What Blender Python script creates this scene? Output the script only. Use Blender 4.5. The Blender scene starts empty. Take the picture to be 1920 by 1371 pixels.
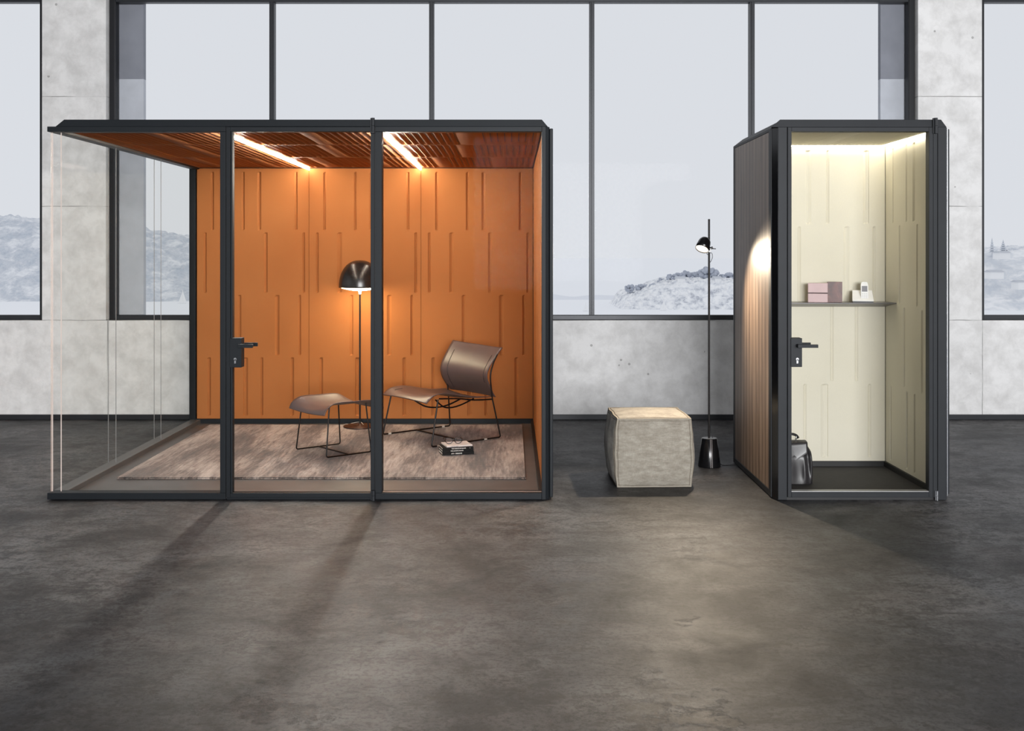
import bpy, math, random
from mathutils import Vector, noise, Matrix

SC = bpy.context.scene
COL = SC.collection
random.seed(7)

# ------------------------------------------------------------------ camera
CZ = 1.495
cam = bpy.data.cameras.new('camera')
cam.lens = 36.0
cam.sensor_width = 36.0
cam.sensor_fit = 'HORIZONTAL'
cam.shift_y = -(685.5 - 476.0) / 1920.0
cam.clip_end = 6000
camo = bpy.data.objects.new('camera', cam)
COL.objects.link(camo)
camo.location = (0, 0, CZ)
camo.rotation_euler = (math.pi / 2, 0, 0)
SC.camera = camo

# ------------------------------------------------------------------ world
world = bpy.data.worlds.new('world')
SC.world = world
world.use_nodes = True
wn = world.node_tree.nodes
wl = world.node_tree.links
for n in list(wn):
    wn.remove(n)
wo = wn.new('ShaderNodeOutputWorld')
wb = wn.new('ShaderNodeBackground')
wb.inputs['Color'].default_value = (0.725, 0.752, 0.800, 1)
wb.inputs['Strength'].default_value = 1.0
wl.new(wb.outputs[0], wo.inputs[0])

# ------------------------------------------------------------------ view
SC.view_settings.view_transform = 'Standard'
SC.view_settings.look = 'None'
SC.view_settings.gamma = 1.0
SC.view_settings.exposure = 0.0
SC.view_settings.use_curve_mapping = False
cy = SC.cycles
cy.max_bounces = 10
cy.diffuse_bounces = 5
cy.glossy_bounces = 4
cy.transmission_bounces = 6
cy.transparent_max_bounces = 32
cy.caustics_reflective = False
cy.caustics_refractive = False
cy.sample_clamp_indirect = 6.0
cy.use_denoising = True


def area(name, loc, rot, sx, sy, energy, color=(1, 1, 1)):
    l = bpy.data.lights.new(name, 'AREA')
    l.shape = 'RECTANGLE'
    l.size = sx
    l.size_y = sy
    l.energy = energy
    l.color = color
    o = bpy.data.objects.new(name, l)
    COL.objects.link(o)
    o.location = loc
    o.rotation_euler = rot
    return o


# added fill lights at unseen window openings right, left and behind the viewer
area('fill_right', (7.38, 5.0, 2.35), (0, math.pi / 2, 0), 2.8, 5.0, 110, (0.95, 0.97, 1.0))
area('fill_rear', (2.0, -8.97, 2.35), (math.pi / 2, 0, 0), 5.6, 3.2, 2450, (0.97, 0.98, 1.0))
area('fill_left', (-7.38, 4.6, 2.35), (0, -math.pi / 2, 0), 2.8, 2.0, 12, (0.95, 0.97, 1.0))

THROW_SPOT = 44.0         # watts of each added forward spot under the strips
STRIP = 80.0        # radiance of the booth light strips
DOME = 26.0          # radiance of the dome lamp diffuser
SPOT = 185.0         # watts of the reading spot

# ------------------------------------------------------------------ helpers


def lin(r, g=None, b=None):
    if g is None:
        g = b = r
    f = lambda c: (c / 255.0) / 12.92 if c / 255.0 <= 0.04045 else ((c / 255.0 + 0.055) / 1.055) ** 2.4
    return (f(r), f(g), f(b), 1.0)


class NT:
    def __init__(self, name):
        self.m = bpy.data.materials.new(name)
        self.m.use_nodes = True
        self.t = self.m.node_tree
        self.n = self.t.nodes
        self.l = self.t.links
        self.p = self.n.get('Principled BSDF')
        self.out = self.n.get('Material Output')

    def new(self, kind, **kw):
        nd = self.n.new(kind)
        for k, v in kw.items():
            if k.startswith('i_'):
                nd.inputs[k[2:].replace('_', ' ')].default_value = v
            else:
                setattr(nd, k, v)
        return nd

    def link(self, a, b):
        self.l.new(a, b)

    def noise(self, scale, detail=4, rough=0.55, vec=None, dist=0.0):
        nd = self.n.new('ShaderNodeTexNoise')
        nd.inputs['Scale'].default_value = scale
        nd.inputs['Detail'].default_value = detail
        nd.inputs['Roughness'].default_value = rough
        nd.inputs['Distortion'].default_value = dist
        if vec is not None:
            self.l.new(vec, nd.inputs['Vector'])
        return nd.outputs['Fac']

    def ramp(self, fac, stops, interp='LINEAR'):
        nd = self.n.new('ShaderNodeValToRGB')
        cr = nd.color_ramp
        cr.interpolation = interp
        while len(cr.elements) < len(stops):
            cr.elements.new(0.5)
        for e, (p, c) in zip(cr.elements, stops):
            e.position = p
            e.color = c
        self.l.new(fac, nd.inputs[0])
        return nd.outputs[0]

    def obj(self, scale=(1, 1, 1), rot=(0, 0, 0)):
        tc = self.n.new('ShaderNodeTexCoord')
        mp = self.n.new('ShaderNodeMapping')
        mp.inputs['Scale'].default_value = scale
        mp.inputs['Rotation'].default_value = rot
        self.l.new(tc.outputs['Object'], mp.inputs['Vector'])
        return mp.outputs[0]

    def mix(self, fac, a, b, mode='MIX'):
        nd = self.n.new('ShaderNodeMix')
        nd.data_type = 'RGBA'
        nd.blend_type = mode
        for s, v in ((nd.inputs[0], fac), (nd.inputs[6], a), (nd.inputs[7], b)):
            if isinstance(v, (tuple, float, int)):
                s.default_value = v
            else:
                self.l.new(v, s)
        return nd.outputs[2]

    def math(self, op, a, b=0.0):
        nd = self.n.new('ShaderNodeMath')
        nd.operation = op
        for s, v in ((nd.inputs[0], a), (nd.inputs[1], b)):
            if isinstance(v, (float, int)):
                s.default_value = v
            else:
                self.l.new(v, s)
        return nd.outputs[0]

    def bump(self, h, strength=0.3, dist=0.002, normal=None):
        nd = self.n.new('ShaderNodeBump')
        nd.inputs['Strength'].default_value = strength
        nd.inputs['Distance'].default_value = dist
        self.l.new(h, nd.inputs['Height'])
        if normal is not None:
            self.l.new(normal, nd.inputs['Normal'])
        self.l.new(nd.outputs[0], self.p.inputs['Normal'])
        return nd.outputs[0]


def simple(name, color, rough=0.5, metal=0.0, spec=0.5, var=0.06, nscale=8.0, bump=0.0, bscale=200.0, coat=0.0):
    t = NT(name)
    v = t.obj()
    f = t.noise(nscale, 3, 0.5, v)
    c0 = tuple(max(0, c * (1 - var)) for c in color[:3]) + (1,)
    c1 = tuple(min(1, c * (1 + var)) for c in color[:3]) + (1,)
    t.link(t.ramp(f, [(0.3, c0), (0.7, c1)]), t.p.inputs['Base Color'])
    t.p.inputs['Roughness'].default_value = rough
    t.p.inputs['Metallic'].default_value = metal
    t.p.inputs['Specular IOR Level'].default_value = spec
    t.p.inputs['Coat Weight'].default_value = coat
    if bump:
        t.bump(t.noise(bscale, 3, 0.6, v), bump, 0.001)
    return t.m


def emit(name, color, strength):
    t = NT(name)
    t.p.inputs['Base Color'].default_value = (0.8, 0.8, 0.8, 1)
    t.p.inputs['Emission Color'].default_value = color
    t.p.inputs['Emission Strength'].default_value = strength
    return t.m


def glass(name, tint=(1, 1, 1, 1), f0=0.04, graze=0.8, rough=0.0):
    """clear sheet glass: what lies behind, plus a schlick reflection"""
    t = NT(name)
    t.n.remove(t.p)
    tr = t.new('ShaderNodeBsdfTransparent')
    tr.inputs[0].default_value = tint
    gl = t.new('ShaderNodeBsdfGlossy')
    gl.inputs['Roughness'].default_value = rough
    lw = t.new('ShaderNodeLayerWeight')
    lw.inputs['Blend'].default_value = 0.5
    ms = t.new('ShaderNodeMixShader')
    f = t.math('ADD', t.math('MULTIPLY', t.math('POWER', lw.outputs['Facing'], 5.0), graze), f0)
    t.link(f, ms.inputs[0])
    t.link(tr.outputs[0], ms.inputs[1])
    t.link(gl.outputs[0], ms.inputs[2])
    t.link(ms.outputs[0], t.out.inputs[0])
    return t.m


# ------------------------------------------------------------------ materials
def make_concrete():
    t = NT('cast_concrete')
    v = t.obj()
    big = t.noise(0.9, 6, 0.6, v, 0.3)
    fine = t.noise(7.0, 8, 0.65, v, 0.2)
    c = t.ramp(big, [(0.30, lin(220, 219, 218)), (0.55, lin(229, 228, 227)), (0.75, lin(234, 233, 232))])
    c2 = t.ramp(fine, [(0.35, lin(176, 174, 171)), (0.62, lin(255, 255, 255))])
    c = t.mix(0.35, c, c2, 'MULTIPLY')
    stretch = t.obj((1, 1, 3.0))
    st = t.noise(5, 6, 0.7, stretch)
    c = t.mix(t.ramp(st, [(0.62, (0, 0, 0, 1)), (0.74, (0.35, 0.35, 0.35, 1))]), c, lin(236, 236, 235))
    # pits
    vo = t.n.new('ShaderNodeTexVoronoi')
    vo.inputs['Scale'].default_value = 6.0
    t.link(v, vo.inputs['Vector'])
    nz = t.noise(3.0, 2, 0.5, v)
    pit = t.math('MULTIPLY', t.math('LESS_THAN', vo.outputs['Distance'], 0.07), t.math('GREATER_THAN', nz, 0.52))
    c = t.mix(t.math('MULTIPLY', pit, 0.55), c, lin(110, 108, 106))
    # formwork joints
    sep = t.n.new('ShaderNodeSeparateXYZ')
    t.link(v, sep.inputs[0])
    wob = t.math('MULTIPLY', t.math('SUBTRACT', t.noise(4.0, 2, 0.5, v), 0.5), 0.012)
    joint = None
    for z0 in (0.895, 1.924, 2.916):
        d = t.math('ABSOLUTE', t.math('SUBTRACT', t.math('ADD', sep.outputs[2], wob), z0))
        m = t.math('LESS_THAN', d, 0.0042)
        joint = m if joint is None else t.math('MAXIMUM', joint, m)
    low = t.math('LESS_THAN', sep.outputs[2], 0.9)
    for x0 in (-3.655, 4.25, -6.4, 6.6):
        d = t.math('ABSOLUTE', t.math('SUBTRACT', t.math('ADD', sep.outputs[0], wob), x0))
        m = t.math('MULTIPLY', t.math('LESS_THAN', d, 0.004), low)
        joint = t.math('MAXIMUM', joint, m)
    brk = t.ramp(t.noise(3.5, 3, 0.6, v), [(0.38, (0.15, 0.15, 0.15, 1)), (0.55, (1, 1, 1, 1))])
    joint = t.math('MULTIPLY', joint, brk)
    c = t.mix(t.math('MULTIPLY', joint, 0.6), c, lin(96, 94, 92))
    t.link(c, t.p.inputs['Base Color'])
    t.p.inputs['Roughness'].default_value = 0.85
    h = t.math('SUBTRACT', t.noise(30, 6, 0.6, v), t.math('MULTIPLY', t.math('ADD', pit, joint), 1.5))
    t.bump(h, 0.25, 0.004)
    return t.m


def make_floor():
    t = NT('dark_troweled_concrete')
    v = t.obj()
    big = t.noise(0.5, 4, 0.55, v, 0.3)
    mid = t.noise(1.7, 10, 0.72, v, 0.25)
    fine = t.noise(45, 8, 0.8, v)
    c = t.ramp(big, [(0.38, lin(56, 57, 60)), (0.5, lin(80, 80, 82)), (0.60, lin(106, 105, 105))])
    c2 = t.ramp(mid, [(0.38, lin(130, 126, 126)), (0.48, lin(210, 207, 206)), (0.57, lin(255, 255, 255))])
    c = t.mix(0.85, c, c2, 'MULTIPLY')
    # soft pale trowel clouds, a little purple-grey
    cl = t.ramp(t.noise(2.4, 6, 0.6, t.obj((0.8, 1.2, 1)), 0.4), [(0.52, (0, 0, 0, 1)), (0.68, (0.55, 0.55, 0.55, 1))])
    c = t.mix(cl, c, lin(98, 93, 93))
    # rough worn patches with broken edges
    pm = t.noise(0.85, 14, 0.80, v, 0.1)
    pat = t.ramp(pm, [(0.53, (0, 0, 0, 1)), (0.555, (0.9, 0.9, 0.9, 1))])
    sp_ = t.ramp(t.noise(22, 8, 0.85, v), [(0.46, (1, 1, 1, 1)), (0.55, (0.3, 0.3, 0.3, 1))])
    c = t.mix(t.math('MULTIPLY', pat, sp_), c, lin(34, 32, 33))
    gr = t.ramp(fine, [(0.42, lin(60)), (0.51, lin(255))])
    c = t.mix(0.6, c, gr, 'MULTIPLY')
    tm = t.ramp(t.noise(7, 12, 0.82, t.obj((0.7, 1.8, 1)), 0.2), [(0.53, (0, 0, 0, 1)), (0.56, (0.75, 0.75, 0.75, 1))])
    c = t.mix(tm, c, lin(44, 42, 42))
    t.link(c, t.p.inputs['Base Color'])
    r = t.ramp(mid, [(0.3, (0.60,) * 3 + (1,)), (0.7, (0.42,) * 3 + (1,))])
    t.link(r, t.p.inputs['Roughness'])
    t.p.inputs['Specular IOR Level'].default_value = 0.26
    t.bump(t.math('ADD', t.math('ADD', fine, t.math('MULTIPLY', t.noise(140, 4, 0.7, v), 0.5)), t.math('MULTIPLY', pat, -0.4)), 0.3, 0.003)
    return t.m


def make_rug():
    t = NT('silky_distressed_rug')
    # streaks run along the depth with a slant
    s1 = t.obj((2.6, 0.55, 1), (0, 0, 0.45))
    s2 = t.obj((22, 2.2, 1), (0, 0, 0.35))
    s3 = t.obj((90, 26, 40), (0, 0, 0.3))
    a = t.noise(1.6, 5, 0.6, s1, 0.5)
    b = t.noise(2.2, 6, 0.7, s2, 0.5)
    g = t.noise(3.0, 4, 0.8, s3)
    m = t.math('ADD', t.math('MULTIPLY', a, 0.62), t.math('MULTIPLY', b, 0.38))
    c = t.ramp(m, [(0.38, lin(52, 40, 35)), (0.46, lin(98, 80, 71)), (0.53, lin(154, 138, 129)), (0.62, lin(194, 182, 174))])
    c = t.mix(0.55, c, t.ramp(g, [(0.3, lin(130)), (0.6, lin(255))]), 'MULTIPLY')
    t.link(c, t.p.inputs['Base Color'])
    t.p.inputs['Roughness'].default_value = 0.75
    t.p.inputs['Sheen Weight'].default_value = 0.3
    t.bump(g, 0.7, 0.006)
    return t.m


def make_wood(name):
    t = NT(name)
    s = t.obj((3, 9, 0.35))
    a = t.noise(3.0, 5, 0.6, s, 1.2)
    b = t.noise(30, 4, 0.7, t.obj((1, 6, 0.1)))
    wv = t.n.new('ShaderNodeTexWave')
    wv.bands_direction = 'Y'
    wv.inputs['Scale'].default_value = 3.6
    wv.inputs['Distortion'].default_value = 3.0
    wv.inputs['Detail'].default_value = 3.0
    t.link(t.obj((0.2, 1, 0.12)), wv.inputs['Vector'])
    c = t.ramp(a, [(0.3, lin(122, 100, 84)), (0.55, lin(166, 142, 122)), (0.75, lin(190, 168, 148))])
    c = t.mix(0.55, c, t.ramp(wv.outputs['Fac'], [(0.0, lin(170, 160, 155)), (1.0, lin(255))]), 'MULTIPLY')
    c = t.mix(0.35, c, t.ramp(b, [(0.35, lin(160)), (0.6, lin(255))]), 'MULTIPLY')
    t.link(c, t.p.inputs['Base Color'])
    t.p.inputs['Roughness'].default_value = 0.45
    t.bump(b, 0.12, 0.001)
    return t.m


def make_linen():
    t = NT('linen_canvas')
    v = t.obj()
    w1 = t.noise(1, 3, 0.6, t.obj((420, 420, 30)))
    w2 = t.noise(1, 3, 0.6, t.obj((30, 30, 420)))
    w = t.math('MULTIPLY', t.math('ADD', w1, w2), 0.5)
    slub = t.noise(14, 6, 0.7, t.obj((1, 1, 2.4)))
    c = t.ramp(slub, [(0.35, lin(146, 138, 125)), (0.55, lin(165, 158, 145)), (0.7, lin(180, 174, 161))])
    c = t.mix(0.5, c, t.ramp(w, [(0.38, lin(180)), (0.6, lin(255))]), 'MULTIPLY')
    t.link(c, t.p.inputs['Base Color'])
    t.p.inputs['Roughness'].default_value = 0.95
    t.p.inputs['Sheen Weight'].default_value = 0.2
    t.bump(t.math('ADD', w, t.math('MULTIPLY', t.noise(9, 5, 0.6, v), 3.0)), 0.4, 0.003)
    return t.m


def make_felt(name, c0, c1):
    t = NT(name)
    v = t.obj()
    f = t.noise(2.0, 4, 0.5, v)
    c = t.ramp(f, [(0.3, c0), (0.7, c1)])
    c = t.mix(0.12, c, t.ramp(t.noise(420, 3, 0.7, v), [(0.3, lin(120)), (0.7, lin(255))]), 'MULTIPLY')
    t.link(c, t.p.inputs['Base Color'])
    t.p.inputs['Roughness'].default_value = 0.8
    t.p.inputs['Specular IOR Level'].default_value = 0.1
    t.bump(t.noise(300, 3, 0.6, v), 0.08, 0.001)
    return t.m


M = {}
M['concrete'] = make_concrete()
M['floor'] = make_floor()
M['rug'] = make_rug()
M['wood'] = make_wood('walnut_veneer')
M['linen'] = make_linen()
M['orange'] = make_felt('orange_felt', lin(166, 103, 57), lin(172, 109, 62))
M['cream'] = make_felt('cream_felt', lin(222, 217, 200), lin(227, 222, 206))
M['anthracite'] = simple('anthracite_aluminium', lin(22, 26, 30), 0.5, 0.0, 0.2)
M['graphite'] = simple('graphite_aluminium', lin(40, 42, 45), 0.5, 0.0, 0.2)
M['black'] = simple('black_gasket', lin(14, 14, 16), 0.5)
M['blackgloss'] = simple('black_lacquer', lin(18, 18, 20), 0.22, 0.0, 0.6)
M['domeblack'] = simple('dark_dome_lacquer', lin(30, 28, 28), 0.26, 0.1, 0.6)
M['brownmetal'] = simple('brown_base_metal', lin(60, 36, 28), 0.4, 0.3)
M['wire'] = simple('black_wire', lin(22, 18, 17), 0.35, 0.4)
M['winframe'] = simple('window_frame_metal', lin(40, 42, 46), 0.4, 0.3)
M['winblack'] = simple('window_frame_dark', lin(16, 17, 22), 0.45, 0.2)
M['steel'] = simple('brushed_steel', lin(176, 178, 182), 0.28, 0.9)
M['alu'] = simple('pale_aluminium', lin(150, 150, 150), 0.4, 0.5)
M['aludark'] = simple('satin_grey_aluminium', lin(84, 84, 84), 0.45, 0.2)
M['leather'] = simple('brown_saddle_leather', lin(84, 68, 66), 0.38, 0.0, 0.6, 0.08, 5, 0.12, 260)
M['leatherdark'] = simple('leather_slit', lin(40, 28, 26), 0.6)
M['bag'] = simple('dark_grey_leather', lin(42, 40, 42), 0.36, 0.0, 0.6, 0.1, 7, 0.25, 180)
M['baglite'] = simple('bag_silver_trim', lin(210, 210, 205), 0.25, 0.9)
M['seam'] = simple('pouf_piping', lin(158, 150, 136), 0.9)
M['seamdark'] = simple('pouf_stitch', lin(112, 102, 88), 0.9)
M['cord'] = simple('pale_cord', lin(190, 182, 172), 0.6)
M['cordblack'] = simple('black_cord', lin(30, 30, 32), 0.6)
M['boothfloor'] = simple('booth_floor_covering', lin(84, 82, 82), 0.42, 0.0, 0.4, 0.15, 5, 0.2, 60)
M['darkfloor'] = simple('dark_booth_carpet', lin(58, 57, 59), 0.7, 0.0, 0.3, 0.1, 30, 0.3, 300)
M['bookblack'] = simple('black_book_cover', lin(10, 9, 9), 0.6, 0.0, 0.2)
M['bookwhite'] = simple('pale_book_cover', lin(215, 206, 202), 0.5)
M['handleleather'] = M['bag']
M['paper'] = simple('book_paper', lin(232, 228, 220), 0.8, bump=0.5, bscale=400)
M['ink'] = simple('white_print', lin(225, 222, 216), 0.6)
M['inkgrey'] = simple('grey_print', lin(120, 112, 110), 0.6)
M['pink'] = simple('dusty_pink_leatherette', lin(204, 178, 180), 0.55)
M['band'] = simple('dark_elastic_band', lin(64, 44, 46), 0.6)
M['phone'] = simple('white_phone_plastic', lin(236, 236, 236), 0.25)
M['phonegrey'] = simple('grey_phone_screen', lin(140, 140, 146), 0.25)
M['phonedark'] = simple('dark_phone_foot', lin(60, 62, 64), 0.5)
M['shelf'] = simple('grey_metal_shelf', lin(112, 110, 112), 0.35, 0.3)
M['lenses'] = glass('spectacle_lens', (0.9, 0.9, 0.92, 1), 0.12, 0.8, 0.05)
M['glass'] = glass('clear_booth_glass', (0.985, 0.985, 0.98, 1), 0.0003, 0.006)
M['wglass'] = glass('window_glass', (0.985, 0.985, 0.985, 1), 0.0004, 0.2)
M['edge'] = simple('polished_glass_edge', lin(214, 198, 190), 0.25, 0.0, 0.6)
M['strip'] = emit('light_strip_glow', (1.0, 0.94, 0.80, 1), STRIP)
M['stripwarm'] = emit('cream_light_strip_glow', (1.0, 0.93, 0.78, 1), 19.0)
M['domeglow'] = emit('opal_diffuser_glow', (1.0, 0.84, 0.56, 1), DOME)
M['spotglow'] = emit('spot_diffuser_glow', (1.0, 0.86, 0.66, 1), 3.0)
M['ceiling'] = simple('painted_ceiling', lin(120, 118, 116), 0.9)
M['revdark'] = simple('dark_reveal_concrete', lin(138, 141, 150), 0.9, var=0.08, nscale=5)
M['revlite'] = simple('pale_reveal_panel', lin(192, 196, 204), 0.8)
t = NT('brown_patterned_cover')
c = t.ramp(t.noise(9, 3, 0.6, t.obj(), 1.0), [(0.35, lin(66, 30, 28)), (0.55, lin(98, 52, 46)), (0.68, lin(160, 112, 76))])
t.link(c, t.p.inputs['Base Color'])
t.p.inputs['Roughness'].default_value = 0.35
M['brownbox'] = t.m

# far landscape, aerial haze put into the pale base colours
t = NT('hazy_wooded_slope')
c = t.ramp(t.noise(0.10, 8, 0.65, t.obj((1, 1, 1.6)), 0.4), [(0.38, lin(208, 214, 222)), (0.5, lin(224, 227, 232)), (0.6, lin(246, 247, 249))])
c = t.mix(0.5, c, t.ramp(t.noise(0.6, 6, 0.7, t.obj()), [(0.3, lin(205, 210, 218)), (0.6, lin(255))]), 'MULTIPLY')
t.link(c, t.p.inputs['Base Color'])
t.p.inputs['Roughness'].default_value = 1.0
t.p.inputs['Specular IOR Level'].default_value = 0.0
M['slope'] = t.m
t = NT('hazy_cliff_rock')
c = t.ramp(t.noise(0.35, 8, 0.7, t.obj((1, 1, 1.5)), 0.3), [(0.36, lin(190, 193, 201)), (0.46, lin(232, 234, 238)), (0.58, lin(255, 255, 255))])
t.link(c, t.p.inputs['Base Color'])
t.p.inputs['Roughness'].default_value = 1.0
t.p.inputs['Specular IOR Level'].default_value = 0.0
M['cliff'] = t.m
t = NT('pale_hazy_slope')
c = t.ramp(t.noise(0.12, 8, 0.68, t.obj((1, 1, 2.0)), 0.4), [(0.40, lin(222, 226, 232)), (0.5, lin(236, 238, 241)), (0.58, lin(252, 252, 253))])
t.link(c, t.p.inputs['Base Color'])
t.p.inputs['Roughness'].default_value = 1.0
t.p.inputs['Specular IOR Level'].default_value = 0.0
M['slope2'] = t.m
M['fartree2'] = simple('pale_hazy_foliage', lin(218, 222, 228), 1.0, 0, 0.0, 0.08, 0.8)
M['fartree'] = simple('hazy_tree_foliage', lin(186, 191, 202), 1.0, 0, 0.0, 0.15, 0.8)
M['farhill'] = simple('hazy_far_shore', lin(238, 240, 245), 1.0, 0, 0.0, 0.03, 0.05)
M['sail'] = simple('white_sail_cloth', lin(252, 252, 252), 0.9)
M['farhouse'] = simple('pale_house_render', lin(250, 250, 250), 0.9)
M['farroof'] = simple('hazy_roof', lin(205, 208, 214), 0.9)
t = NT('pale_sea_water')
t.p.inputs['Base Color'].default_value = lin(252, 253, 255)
t.p.inputs['Roughness'].default_value = 0.9
t.p.inputs['Specular IOR Level'].default_value = 0.1
t.bump(t.noise(0.25, 4, 0.6, t.obj((0.3, 1, 1))), 0.3, 0.3)
M['sea'] = t.m


# ------------------------------------------------------------------ mesh builder
class MB:
    def __init__(self):
        self.v = []
        self.f = []
        self.mi = []
        self.smooth = []

    def add(self, vs, fs, mi=0, sm=False):
        b = len(self.v)
        self.v += [tuple(p) for p in vs]
        for f in fs:
            self.f.append([b + i for i in f])
            self.mi.append(mi)
            self.smooth.append(sm)
        return self

    def box(self, x0, x1, y0, y1, z0, z1, mi=0):
        vs = [(x0, y0, z0), (x1, y0, z0), (x1, y1, z0), (x0, y1, z0), (x0, y0, z1), (x1, y0, z1), (x1, y1, z1), (x0, y1, z1)]
        fs = [(0, 3, 2, 1), (4, 5, 6, 7), (0, 1, 5, 4), (1, 2, 6, 5), (2, 3, 7, 6), (3, 0, 4, 7)]
        return self.add(vs, fs, mi)

    def obox(self, c, ax, ay, hx, hy, z0, z1, mi=0):
        """box with horizontal axes ax, ay (unit 2d)"""
        vs = []
        for z in (z0, z1):
            for sx, sy in ((-1, -1), (1, -1), (1, 1), (-1, 1)):
                vs.append((c[0] + ax[0] * hx * sx + ay[0] * hy * sy, c[1] + ax[1] * hx * sx + ay[1] * hy * sy, z))
        return self.add(vs, [(0, 3, 2, 1), (4, 5, 6, 7), (0, 1, 5, 4), (1, 2, 6, 5), (2, 3, 7, 6), (3, 0, 4, 7)], mi)

    def prism(self, poly, z0, z1, mi=0):
        n = len(poly)
        vs = [(p[0], p[1], z0) for p in poly] + [(p[0], p[1], z1) for p in poly]
        fs = [tuple(reversed(range(n))), tuple(range(n, 2 * n))]
        for i in range(n):
            j = (i + 1) % n
            fs.append((i, j, n + j, n + i))
        return self.add(vs, fs, mi)

    def tube(self, pts, r, seg=8, closed=False, mi=0, caps=True):
        pts = [Vector(p) for p in pts]
        n = len(pts)
        rings = []
        prev = None
        for i, p in enumerate(pts):
            if closed:
                d = pts[(i + 1) % n] - pts[i - 1]
            elif i == 0:
                d = pts[1] - p
            elif i == n - 1:
                d = p - pts[-2]
            else:
                d = (pts[i + 1] - p).normalized() + (p - pts[i - 1]).normalized()
            if d.length < 1e-9:
                d = Vector((0, 0, 1))
            d.normalize()
            if prev is None:
                a = d.orthogonal().normalized()
            else:
                a = prev - d * prev.dot(d)
                a = a.normalized() if a.length > 1e-6 else d.orthogonal().normalized()
            prev = a
            b = d.cross(a)
            rr = r[i] if isinstance(r, (list, tuple)) else r
            rings.append([p + (a * math.cos(2 * math.pi * k / seg) + b * math.sin(2 * math.pi * k / seg)) * rr for k in range(seg)])
        vs = [q for rg in rings for q in rg]
        fs = []
        m = n if closed else n - 1
        for i in range(m):
            j = (i + 1) % n
            for k in range(seg):
                l = (k + 1) % seg
                fs.append((i * seg + k, i * seg + l, j * seg + l, j * seg + k))
        self.add(vs, fs, mi, True)
        if caps and not closed:
            self.add(rings[0], [tuple(reversed(range(seg)))], mi)
            self.add(rings[-1], [tuple(range(seg))], mi)
        return self

    def lathe(self, prof, c, seg=40, mi=0, mat=None):
        """prof list of (r,z); c centre; mat optional 3x3 rotation"""
        vs = []
        for (r, z) in prof:
            for k in range(seg):
                a = 2 * math.pi * k / seg
                p = Vector((r * math.cos(a), r * math.sin(a), z))
                if mat is not None:
                    p = mat @ p
                vs.append(p + Vector(c))
        fs = []
        for i in range(len(prof) - 1):
            for k in range(seg):
                l = (k + 1) % seg
                fs.append((i * seg + k, i * seg + l, (i + 1) * seg + l, (i + 1) * seg + k))
        return self.add(vs, fs, mi, True)

    def grid(self, P, nu, nv, mi=0, sm=True):
        vs = [P(i / nu, j / nv) for j in range(nv + 1) for i in range(nu + 1)]
        fs = []
        for j in range(nv):
            for i in range(nu):
                a = j * (nu + 1) + i
                fs.append((a, a + 1, a + nu + 2, a + nu + 1))
        return self.add(vs, fs, mi, sm)

    def build(self, name, mat, parent=None, bevel=0.0, solid=0.0, segs=2, merge=False):
        off = Vector((0, 0, 0))
        me = bpy.data.meshes.new(name)
        if parent is not None:
            p = parent
            while p is not None:
                off += Vector(p.location)
                p = p.parent
        me.from_pydata([tuple(Vector(q) - off) for q in self.v], [], self.f)
        mats = mat if isinstance(mat, (list, tuple)) else [mat]
        for m in mats:
            me.materials.append(m)
        me.polygons.foreach_set('material_index', self.mi)
        me.polygons.foreach_set('use_smooth', self.smooth)
        me.update()
        o = bpy.data.objects.new(name, me)
        COL.objects.link(o)
        if parent is not None:
            o.parent = parent
        if solid:
            s = o.modifiers.new('thickness', 'SOLIDIFY')
            s.thickness = solid
            s.offset = -1
        if bevel:
            b = o.modifiers.new('bevel', 'BEVEL')
            b.width = bevel
            b.segments = segs
            b.limit_method = 'ANGLE'
        return o


def tag(o, label=None, cat=None, group=None, kind=None):
    if label:
        o['label'] = label
    if cat:
        o['category'] = cat
    if group:
        o['group'] = group
    if kind:
        o['kind'] = kind
    return o


def thing(name, label, cat, loc, group=None):
    o = bpy.data.objects.new(name, None)
    COL.objects.link(o)
    o.location = loc
    o.empty_display_size = 0.1
    return tag(o, label, cat, group)


def struct(o, label=None):
    o['kind'] = 'structure'
    if label:
        o['label'] = label
    return o


def at(px, py, Y):
    return Vector(((px - 960) / 1920 * Y, Y, CZ + (476 - py) / 1920 * Y))


def bez(pts, n=8, closed=False):
    """catmull-rom through points"""
    P = [Vector(p) for p in pts]
    out = []
    m = len(P)
    rng = m if closed else m - 1
    for i in range(rng):
        p0 = P[(i - 1) % m] if (closed or i > 0) else P[0]
        p1 = P[i]
        p2 = P[(i + 1) % m]
        p3 = P[(i + 2) % m] if (closed or i + 2 < m) else P[-1]
        for k in range(n):
            t_ = k / n
            out.append(0.5 * ((2 * p1) + (p2 - p0) * t_ + (2 * p0 - 5 * p1 + 4 * p2 - p3) * t_ ** 2 + (3 * p1 - p0 - 3 * p2 + p3) * t_ ** 3))
    if not closed:
        out.append(P[-1])
    return out


def fillet(pts, r=0.02, n=5):
    """polyline with rounded corners"""
    P = [Vector(p) for p in pts]
    out = [P[0]]
    for i in range(1, len(P) - 1):
        a, b, c_ = P[i - 1], P[i], P[i + 1]
        d1 = (a - b)
        d2 = (c_ - b)
        rr = min(r, d1.length * 0.45, d2.length * 0.45)
        s = b + d1.normalized() * rr
        e = b + d2.normalized() * rr
        for k in range(n + 1):
            t_ = k / n
            out.append(s * (1 - t_) ** 2 + b * 2 * t_ * (1 - t_) + e * t_ ** 2)
    out.append(P[-1])
    return out


# ================================================================== ROOM
WY = 9.25                 # inner face of the window wall
ZC = 4.45
XL, XR = -7.4, 7.4
YB = -9.0
OX = 3.668                # half width of the main window opening
ZS, ZT = 0.893, 3.84      # sill and head
P1, P2 = 4.245, 6.9       # side windows


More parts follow.
